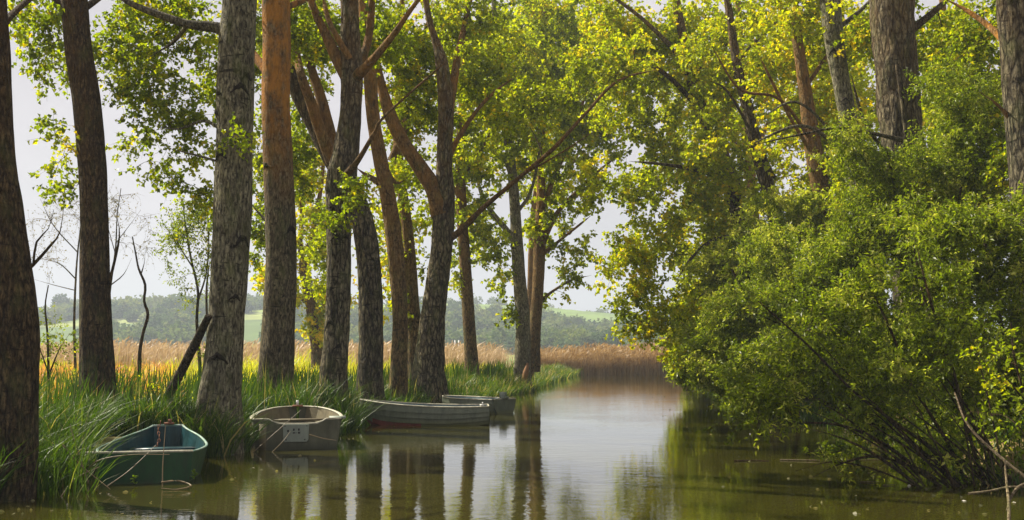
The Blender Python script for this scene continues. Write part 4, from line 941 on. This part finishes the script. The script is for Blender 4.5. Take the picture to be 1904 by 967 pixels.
def rail(name, pts, r, mats, parent, sides=8, flat=None):
    pts = np.asarray(pts, float)
    q = smooth_path(np.hstack([pts, np.full((len(pts), 1), r)]), .06)
    v, f = tubes(q[None, :, :3], q[None, :, 3], sides)
    if flat is not None:
        c = np.repeat(q[:, :3], sides, 0); v = c + (v - c) * np.array(flat)
    acc = Acc(4); acc.add(v, f)
    o = mesh(name, acc, mats, None, (0, 0, 0)); o.parent = parent; return o

def boat(name, label, loc, rz, tilt=(0, 0)):
    e = empty(name, loc, label, 'boat', 'small boats moored on the left bank'); e.rotation_euler = (tilt[0], tilt[1], rz); return e

# A: green pram, stern towards the camera
A = boat('rowing_boat', 'dark green boat with a teal inside, its square stern in the grass at the left', (-4.6, 13.0, -.06), math.radians(13.5))
st = [(0, .6, .46, .52, -.08), (.35, .67, .45, .55, -.1), (.9, .74, .45, .57, -.12), (1.5, .7, .46, .52, -.12), (2.2, .56, .5, .4, -.08), (2.8, .34, .56, .26, .05), (3.1, .24, .6, .2, .2)]
g = hull_skin(st)
grid_mesh('hull', g, [M['green_hull']], A, .02)
gi = hull_skin([(y, b - .024, gg - .002, bb - .03, z0 + .03) for (y, b, gg, bb, z0) in st])
grid_mesh('inner_lining', gi, [M['teal']], A, .004)
A.scale = (.92, .95, .95)
slab('transom', [(-.54, -.08), (.53, -.08), (.6, .2), (.62, .46), (-.62, .46), (-.6, .2)], -.03, .015, [M['green_hull']], A)
slab('bow_board', [(-.2, .2), (.2, .2), (.24, .6), (-.24, .6)], 3.085, 3.12, [M['teal']], A)
for s in (-1, 1):
    rail('gunwale', [(s * b, y, gg + .008) for (y, b, gg, bb, z0) in st], .02, [M['rim']], A, flat=(1, 1, .6))
rail('transom_rail', [(-.8, -.01, .475), (-.3, -.01, .472), (.3, -.01, .472), (.62, -.01, .47)], .017, [M['pale_rim']], A)
rail('bow_rail', [(-.25, 3.11, .61), (0, 3.12, .612), (.25, 3.11, .61)], .018, [M['rim']], A)
acc = Acc(4); box(acc, -.5, .5, 2.1, 2.4, .3, .33); o = mesh('thwart', acc, M['teal'], None); o.parent = A
acc = Acc(4); box(acc, -.1, .42, 1.05, 1.4, .325, .35); o = mesh('seat_board', acc, M['board'], None); o.parent = A
acc = Acc(4); box(acc, -.7, .7, .95, 1.3, .295, .32); o = mesh('thwart', acc, M['teal'], None); o.parent = A
# chain over the bow
for k in range(9):
    t = k / 8; c = np.array([-.12 - .02 * math.sin(k), 3.12 - t * .55, .64 - t * .42 + .02])
    a = np.linspace(0, 2 * math.pi, 9); q = np.stack([c[0] + .018 * np.cos(a) * (k % 2), c[1] + .02 * np.sin(a) * .6 + .018 * np.cos(a) * (1 - k % 2), c[2] + .03 * np.sin(a)], -1)
    if k == 0: ch = Acc(4)
    v, f = tubes(q[None], np.full((1, 9), .008), 5); ch.add(v, f)
o = mesh('mooring_chain', ch, M['rust'], None); o.parent = A
acc = Acc(4); box(acc, -.06, .1, 3.07, 3.16, .63, .66); box(acc, 0, .06, 3.09, 3.14, .66, .71); o = mesh('cleat', acc, M['rust'], None); o.parent = A

# B: beige dinghy
B = boat('rowing_boat', 'beige dinghy facing away, a pale motor plate on its notched stern board', (-3.67, 17.6, 0), math.radians(11.5))
st = [(0, .7, .5, .62, -.1), (.6, .76, .5, .64, -.12), (1.3, .74, .52, .58, -.12), (1.9, .62, .55, .45, -.1), (2.35, .42, .58, .25, -.02), (2.55, .2, .59, .1, .12), (2.6, .03, .59, .02, .3)]
grid_mesh('hull', hull_skin(st), [M['beige_hull']], B, .02)
grid_mesh('inner_lining', hull_skin([(y, max(.01, b - .024), gg - .002, max(.008, bb - .03), z0 + .03) for (y, b, gg, bb, z0) in st[:-1]]), [M['beige_in']], B, .004)
slab('transom', [(-.66, -.1), (.66, -.1), (.72, .3), (.72, .5), (.48, .5), (.33, .43), (-.3, .43), (-.45, .5), (-.72, .5), (-.72, .3)], -.035, .015, [M['beige_hull']], B)
rail('transom_rail', [(-.74, -.01, .512), (-.46, -.01, .512), (-.3, -.01, .441), (.33, -.01, .441), (.49, -.01, .512), (.74, -.01, .512)], .013, [M['pale_rim']], B)
for s in (-1, 1):
    rail('gunwale', [(s * (b + .015), y, gg + .01) for (y, b, gg, bb, z0) in st], .035, [M['pale_rim']], B, flat=(1, 1, .35))
acc = Acc(4); box(acc, .55, .83, .02, .42, .51, .535); o = mesh('corner_deck', acc, M['plate'], None); o.parent = B
acc = Acc(4); box(acc, -.62, -.5, -.075, -.036, -.02, .44); o = mesh('rudder_bracket', acc, M['beige_in'], None); o.parent = B
pl = slab('motor_plate', [(-.2, .13), (.17, .13), (.2, .17), (.21, .425), (-.23, .425), (-.22, .17)], -.062, -.036, [M['plate']], B)
acc = Acc(4)
for (x, z, w_, h_) in ((-.14, .32, .03, .03), (-.045, .34, .028, .035), (.04, .34, .028, .035), (-.04, .285, .04, .02), (.045, .287, .035, .028), (.003, .285, .02, .008), (-.17, .17, .02, .02), (.14, .17, .02, .02), (-.19, .4, .016, .016), (.17, .4, .016, .016)):
    box(acc, x - w_ / 2, x + w_ / 2, -.068, -.0625, z - h_ / 2, z + h_ / 2)
o = mesh('plate_marks', acc, M['faded'] if False else M['dark'], None); o.parent = pl
acc = Acc(4); box(acc, -.68, .68, .9, 1.15, .3, .33); o = mesh('thwart', acc, M['beige_in'], None); o.parent = B
acc = Acc(4); box(acc, -.5, .5, 1.9, 2.15, .36, .39); o = mesh('thwart', acc, M['beige_in'], None); o.parent = B
acc = Acc(4); box(acc, -.1, .1, 2.44, 2.56, .6, .63); o = mesh('bow_plate', acc, M['rust'], None); o.parent = B
acc = Acc(4); box(acc, -.03, .02, 2.48, 2.53, .631, .72); o = mesh('mooring_post', acc, M['white'], None); o.parent = B

# C: grey white clinker boat seen from the side, bow to the left
def side_boat(label, loc, rz, Lh, hw, name='rowing_boat', rise=1.0):
    C = boat(name, label, loc, rz)
    L_ = Lh
    st = [(0, hw * .78, .42, hw * .45, -.02), (.18 * L_, hw * .93, .41, hw * .6, -.1), (.4 * L_, hw, .42, hw * .62, -.13), (.6 * L_, hw * .94, .45, hw * .5, -.13), (.78 * L_, hw * .72, .49, hw * .28, -.1), (.9 * L_, hw * .42, .53, hw * .1, -.03), (.96 * L_, hw * .2, .55, hw * .03, .1), (L_, .02, .565, .008, .3)]
    st = [(a, b, .42 + (c - .42) * rise, d_, e_) for a, b, c, d_, e_ in st]
    def mf(c): return 1 if (c[1] > .5 * L_ and c[2] < .03 + .3 * (c[1] / L_ - .5)) else 0
    # finer stations
    S = np.array(st); yy = np.linspace(0, L_, 30); fine = [tuple([q] + [float(np.interp(q, S[:, 0], S[:, j])) for j in range(1, 5)]) for q in yy]
    sm = np.array(fine)
    for _ in range(3): sm[1:-1, 1:] = (sm[:-2, 1:] + 2 * sm[1:-1, 1:] + sm[2:, 1:]) / 4
    fine = [tuple(r_) for r_ in sm]
    grid_mesh('hull', hull_skin(fine, strakes=5), [M['white_hull'], M['red_bottom']], C, .018, mf)
    grid_mesh('inner_lining', hull_skin([(y, max(.008, b - .045), gg - .004, max(.004, bb - .05), z0 + .04) for (y, b, gg, bb, z0) in fine[:-1]]), [M['blue_in']], C, .004)
    b0, g0, bb0, z00 = fine[0][1:]
    slab('transom', [(-bb0, z00), (bb0, z00), (b0 * .92, .2), (b0, g0), (-b0, g0), (-b0 * .92, .2)], -.03, .012, [M['white_hull']], C)
    for s in (-1, 1):
        rail('gunwale', [(s * (b + .014), y, gg + .006) for (y, b, gg, bb, z0) in fine[::3] + [fine[-1]]], .024, [M['pale_rim']], C, flat=(1, 1, .8))
    rail('transom_rail', [(-b0, -.01, g0 + .01), (0, -.01, g0 + .014), (b0, -.01, g0 + .01)], .018, [M['pale_rim']], C)
    for yv in (.3, .58):
        i_ = int(yv * 29); b_ = fine[i_][1] - .03
        acc = Acc(4); box(acc, -b_, b_, yv * L_, yv * L_ + .22, .31, .335); o = mesh('thwart', acc, M['board'], None); o.parent = C
    rail('keel', [(0, y, z0 - .02) for (y, b, gg, bb, z0) in fine[::4] + [fine[-1]]], .02, [M['red_bottom']], C)
    return C, fine
C, fine = side_boat('grey white lapstrake rowing boat lying side on, red paint under its bow', (-.56, 24.0, -.0), math.radians(93), 2.95, .62)
# faint registration mark near the bow (on the side facing the camera)
acc = Acc(4)
for k, dz in enumerate((0, 0, 0)):
    yv = 2.42 - k * .07
    b_ = np.interp(yv, [f_[0] for f_ in fine], [f_[1] for f_ in fine])
    for (u0, u1, w0, w1) in ((0, .05, .365, .373), (0, .008, .33, .373), (.042, .05, .33, .373), (0, .05, .33, .338)):
        box(acc, -b_ - .006, -b_ + .01, yv - u1, yv - u0, w0, w1)
o = mesh('bow_mark', acc, M['faded'], None); o.parent = C
acc = Acc(4); box(acc, -.52, -.44, .1, .2, .44, .48); box(acc, -.5, -.47, .12, .15, .48, .53); o = mesh('rowlock', acc, M['white'], None); o.parent = C
D_, f2 = side_boat('partly hidden rowing boat moored behind the lapstrake one, a small motor bracket on its stern', (-.22, 28.4, -.04), math.radians(50), 2.3, .6, rise=.25)
acc = Acc(4); box(acc, -.08, .08, -.03, .1, .44, .62); box(acc, -.13, .13, -.06, .0, .44, .5); o = mesh('motor_bracket', acc, M['plate'], None); o.parent = D_

# ------------------------------------------------------------------ small things by the water
def stalk(name, label, cat, group, pts, r, mt):
    q = smooth_path(np.array([np.append(p_, r) for p_ in pts]), .06); q[:, 3] *= np.linspace(1, .45, len(q))
    v, f = tubes(q[None, :, :3], q[None, :, 3], 6); acc = Acc(4); acc.add(v, f)
    o = mesh(name, acc, mt, None, q[0, :3]); tag(o, label, cat, group); return o
GS = 'dead reed stalks around the green boat'
stalk('dry_stalk', 'pale dead stalk bowed sideways across the stern of the green boat', 'stalk', GS, [P(150, 890, 12.6), P(180, 858, 12.6), P(240, 846, 12.6), P(315, 845, 12.6)], .010, M['straw'])
stalk('dry_stalk', 'upright pale stalk crossing the middle of the green boat', 'stalk', GS, [P(302, 905, 12.5), P(303, 860, 12.6), P(308, 790, 12.8)], .008, M['straw'])
stalk('dry_stalk', 'dead stalk rising right from the grass toward the green boat rim', 'stalk', GS, [P(198, 905, 12.4), P(240, 875, 12.5), P(290, 828, 12.8)], .008, M['straw'])
stalk('dry_stalk', 'steep dead stalk leaning left of the green boat, tallest of the crossed ones', 'stalk', GS, [P(165, 900, 12.2), P(148, 850, 12.2), P(130, 790, 12.3)], .010, M['straw'])
stalk('dry_stalk', 'dead stalk lying low toward the water below the crossed stalks', 'stalk', GS, [P(115, 825, 12.3), P(150, 865, 12.2), P(205, 910, 12.0)], .010, M['straw'])
stalk('dry_stalk', 'short dead stalk slanting down left beside the leftmost trunk', 'stalk', GS, [P(110, 928, 11.8), P(140, 890, 12.0), P(185, 868, 12.3)], .009, M['straw'])
stalk('dry_stalk', 'curled dead stalk looping on the water under the green boat', 'stalk', GS, [P(300, 897, 12.5), P(330, 894, 12.55), P(356, 903, 12.45), P(330, 910, 12.35), P(300, 908, 12.35)], .012, M['straw'])
GD = 'dead stalks in front of the beige dinghy'
stalk('dry_stalk', 'long dead stalk crossing the left corner of the beige dinghy', 'stalk', GD, [P(460, 850, 17.1), P(500, 815, 17.2), P(560, 762, 17.4)], .009, M['straw'])
stalk('dry_stalk', 'dead stalk lying across the right half of the dinghy stern', 'stalk', GD, [P(575, 808, 17.45), P(600, 815, 17.4), P(625, 819, 17.35)], .008, M['straw'])
stalk('dry_stalk', 'dead stalk leaning up left of the motor plate', 'stalk', GD, [P(505, 842, 17.2), P(525, 822, 17.2), P(540, 802, 17.4)], .009, M['straw'])
for (px, py, D, h, lab) in ((333, 893, 12.35, .2, 'tallest green sprout standing in the water by the green boat'), (362, 898, 12.3, .17, 'right hand green sprout in the water by the green boat'), (300, 896, 12.3, .16, 'sprout in front of the middle of the green boat stern'), (250, 903, 12.2, .14, 'smallest sprout, nearest the grass under the green boat')):
    p0 = G(px, py); p0[2] = -.03
    e = empty('water_sprout', p0, lab, 'plant', 'green sprouts in the water')
    v, f = tubes(np.array([[p0, p0 + [.005, 0, h * .6], p0 + [0, 0, h]]]), np.array([[.004, .003, .002]]), 5); acc = Acc(4); acc.add(v, f); mesh('stem', acc, M['grass'], e, p0)
    la = Acc(3); n = 14; zz = rng.uniform(.35, 1, n); ps = np.tile(p0, (n, 1)); ps[:, 2] += zz * h
    dd = norm(rng.normal(size=(n, 3)) * [1, 1, .3] + [0, 0, .5]); leaves(la, ps, dd, .06, .03, np.full(n, .75)); mesh('leaves', la, M['grass'], e, p0, smooth=False)
GF = 'thin sticks floating on the water'
stalk('floating_stick', 'dark stick floating alone out in the green reflections', 'stick', GF, [G(1365, 857, .01), G(1400, 856, .012), G(1430, 857, .004)], .015, M['twig'])
stalk('floating_stick', 'long pale stick floating toward the nearest willow stems', 'stick', GF, [G(1450, 855, .01), G(1520, 856, .012), G(1580, 856, .008), G(1640, 854, .008)], .012, M['twig_pale'])
stalk('floating_stick', 'short pale stick floating just in front of the willow stems', 'stick', GF, [G(1600, 896, .008), G(1635, 896, .01)], .008, M['twig_pale'])
stalk('floating_stick', 'small pale stick floating under the lowest willow stem', 'stick', GF, [G(1642, 902, .008), G(1665, 901, .01)], .008, M['twig_pale'])
stalk('floating_stick', 'thin pale stick floating far back under the drooping bushes', 'stick', GF, [G(1400, 765, .01), G(1445, 766, .012), G(1490, 765, .01)], .02, M['twig_pale'])
GB = 'pale dead branches in the water at the right'
stalk('dead_branch', 'pale dead branch standing upright out of the water in the lower right', 'branch', GB, [P(1876, 985, 10.0), P(1876, 940, 10.2), P(1872, 900, 10.4), P(1868, 855, 10.6)], .02, M['twig_pale'])
stalk('dead_branch', 'pale dead branch curving along the waterline toward the right edge', 'branch', GB, [P(1800, 918, 11.0), P(1840, 913, 11.0), P(1880, 905, 11.0), P(1930, 908, 11.0)], .015, M['twig_pale'])
stalk('dead_branch', 'pale forked root dipping into the water at the right edge', 'branch', GB, [P(1925, 895, 10.6), P(1895, 905, 10.5), P(1880, 925, 10.3), P(1872, 950, 10.2)], .02, M['twig_pale'])
stalk('dead_branch', 'long brown dead branch slanting down through the thicket to the right edge', 'branch', GB, [P(1930, 905, 11.2), P(1860, 850, 11.4), P(1800, 790, 11.6), P(1775, 730, 11.8)], .022, M['twig_pale'])
# drifting scraps
la = Acc(3); ps = np.array([G(px, py, .006) for px, py in ((1378, 747), (1396, 807), (1557, 809), (1560, 811), (1694, 903), (1788, 931), (1430, 789), (1480, 770), (1500, 768), (1889, 934), (430, 845), (470, 870), (1405, 765), (1350, 748))])
leaves(la, ps, norm(rng.normal(size=ps.shape) * [1, 1, 0] + [.3, 0, 0]), .05, .035, np.full(len(ps), 1.0), fold=.06)
o = mesh('drifting_leaves', la, M['board'], smooth=False); tag(o, 'pale scraps drifting on the water near the right bank', 'leaves', kind='stuff')

la = Acc(3); n = 420; y = 10.5 + 40 * rng.random(n) ** 2; sd_ = rng.random(n) < .5
x = np.where(sd_, xl(y) + .1 + 2.2 * rng.random(n) ** 2.5, xr(y) - .1 - 3.5 * rng.random(n) ** 2); k = outside_boats(x, y); x, y = x[k], y[k]
leaves(la, np.stack([x, y, np.full(len(x), .006)], -1), norm(rng.normal(size=(len(x), 3)) * [1, 1, 0]), rng.uniform(.02, .07, len(x)), .04, rng.random(len(x)), fold=.05)
o = mesh('floating_leaves', la, M['leaf_dull'], smooth=False); tag(o, 'scattered dull leaves floating near both banks', 'leaves', kind='stuff')
# ------------------------------------------------------------------ haze
acc = Acc(4); box(acc, -3200, 3200, -400, 3600, -3, 190)
m, nt, o_ = mat('haze_air')
pv = N(nt, 'ShaderNodeVolumePrincipled'); pv.inputs['Density'].default_value = .0008
pv.inputs['Color'].default_value = (.76, .86, 1, 1); pv.inputs['Anisotropy'].default_value = .1
nt.links.new(pv.outputs[0], o_.inputs['Volume'])
hz = mesh('haze', acc, m, smooth=False); tag(hz, kind='stuff')
print('leaves', TOT[0])
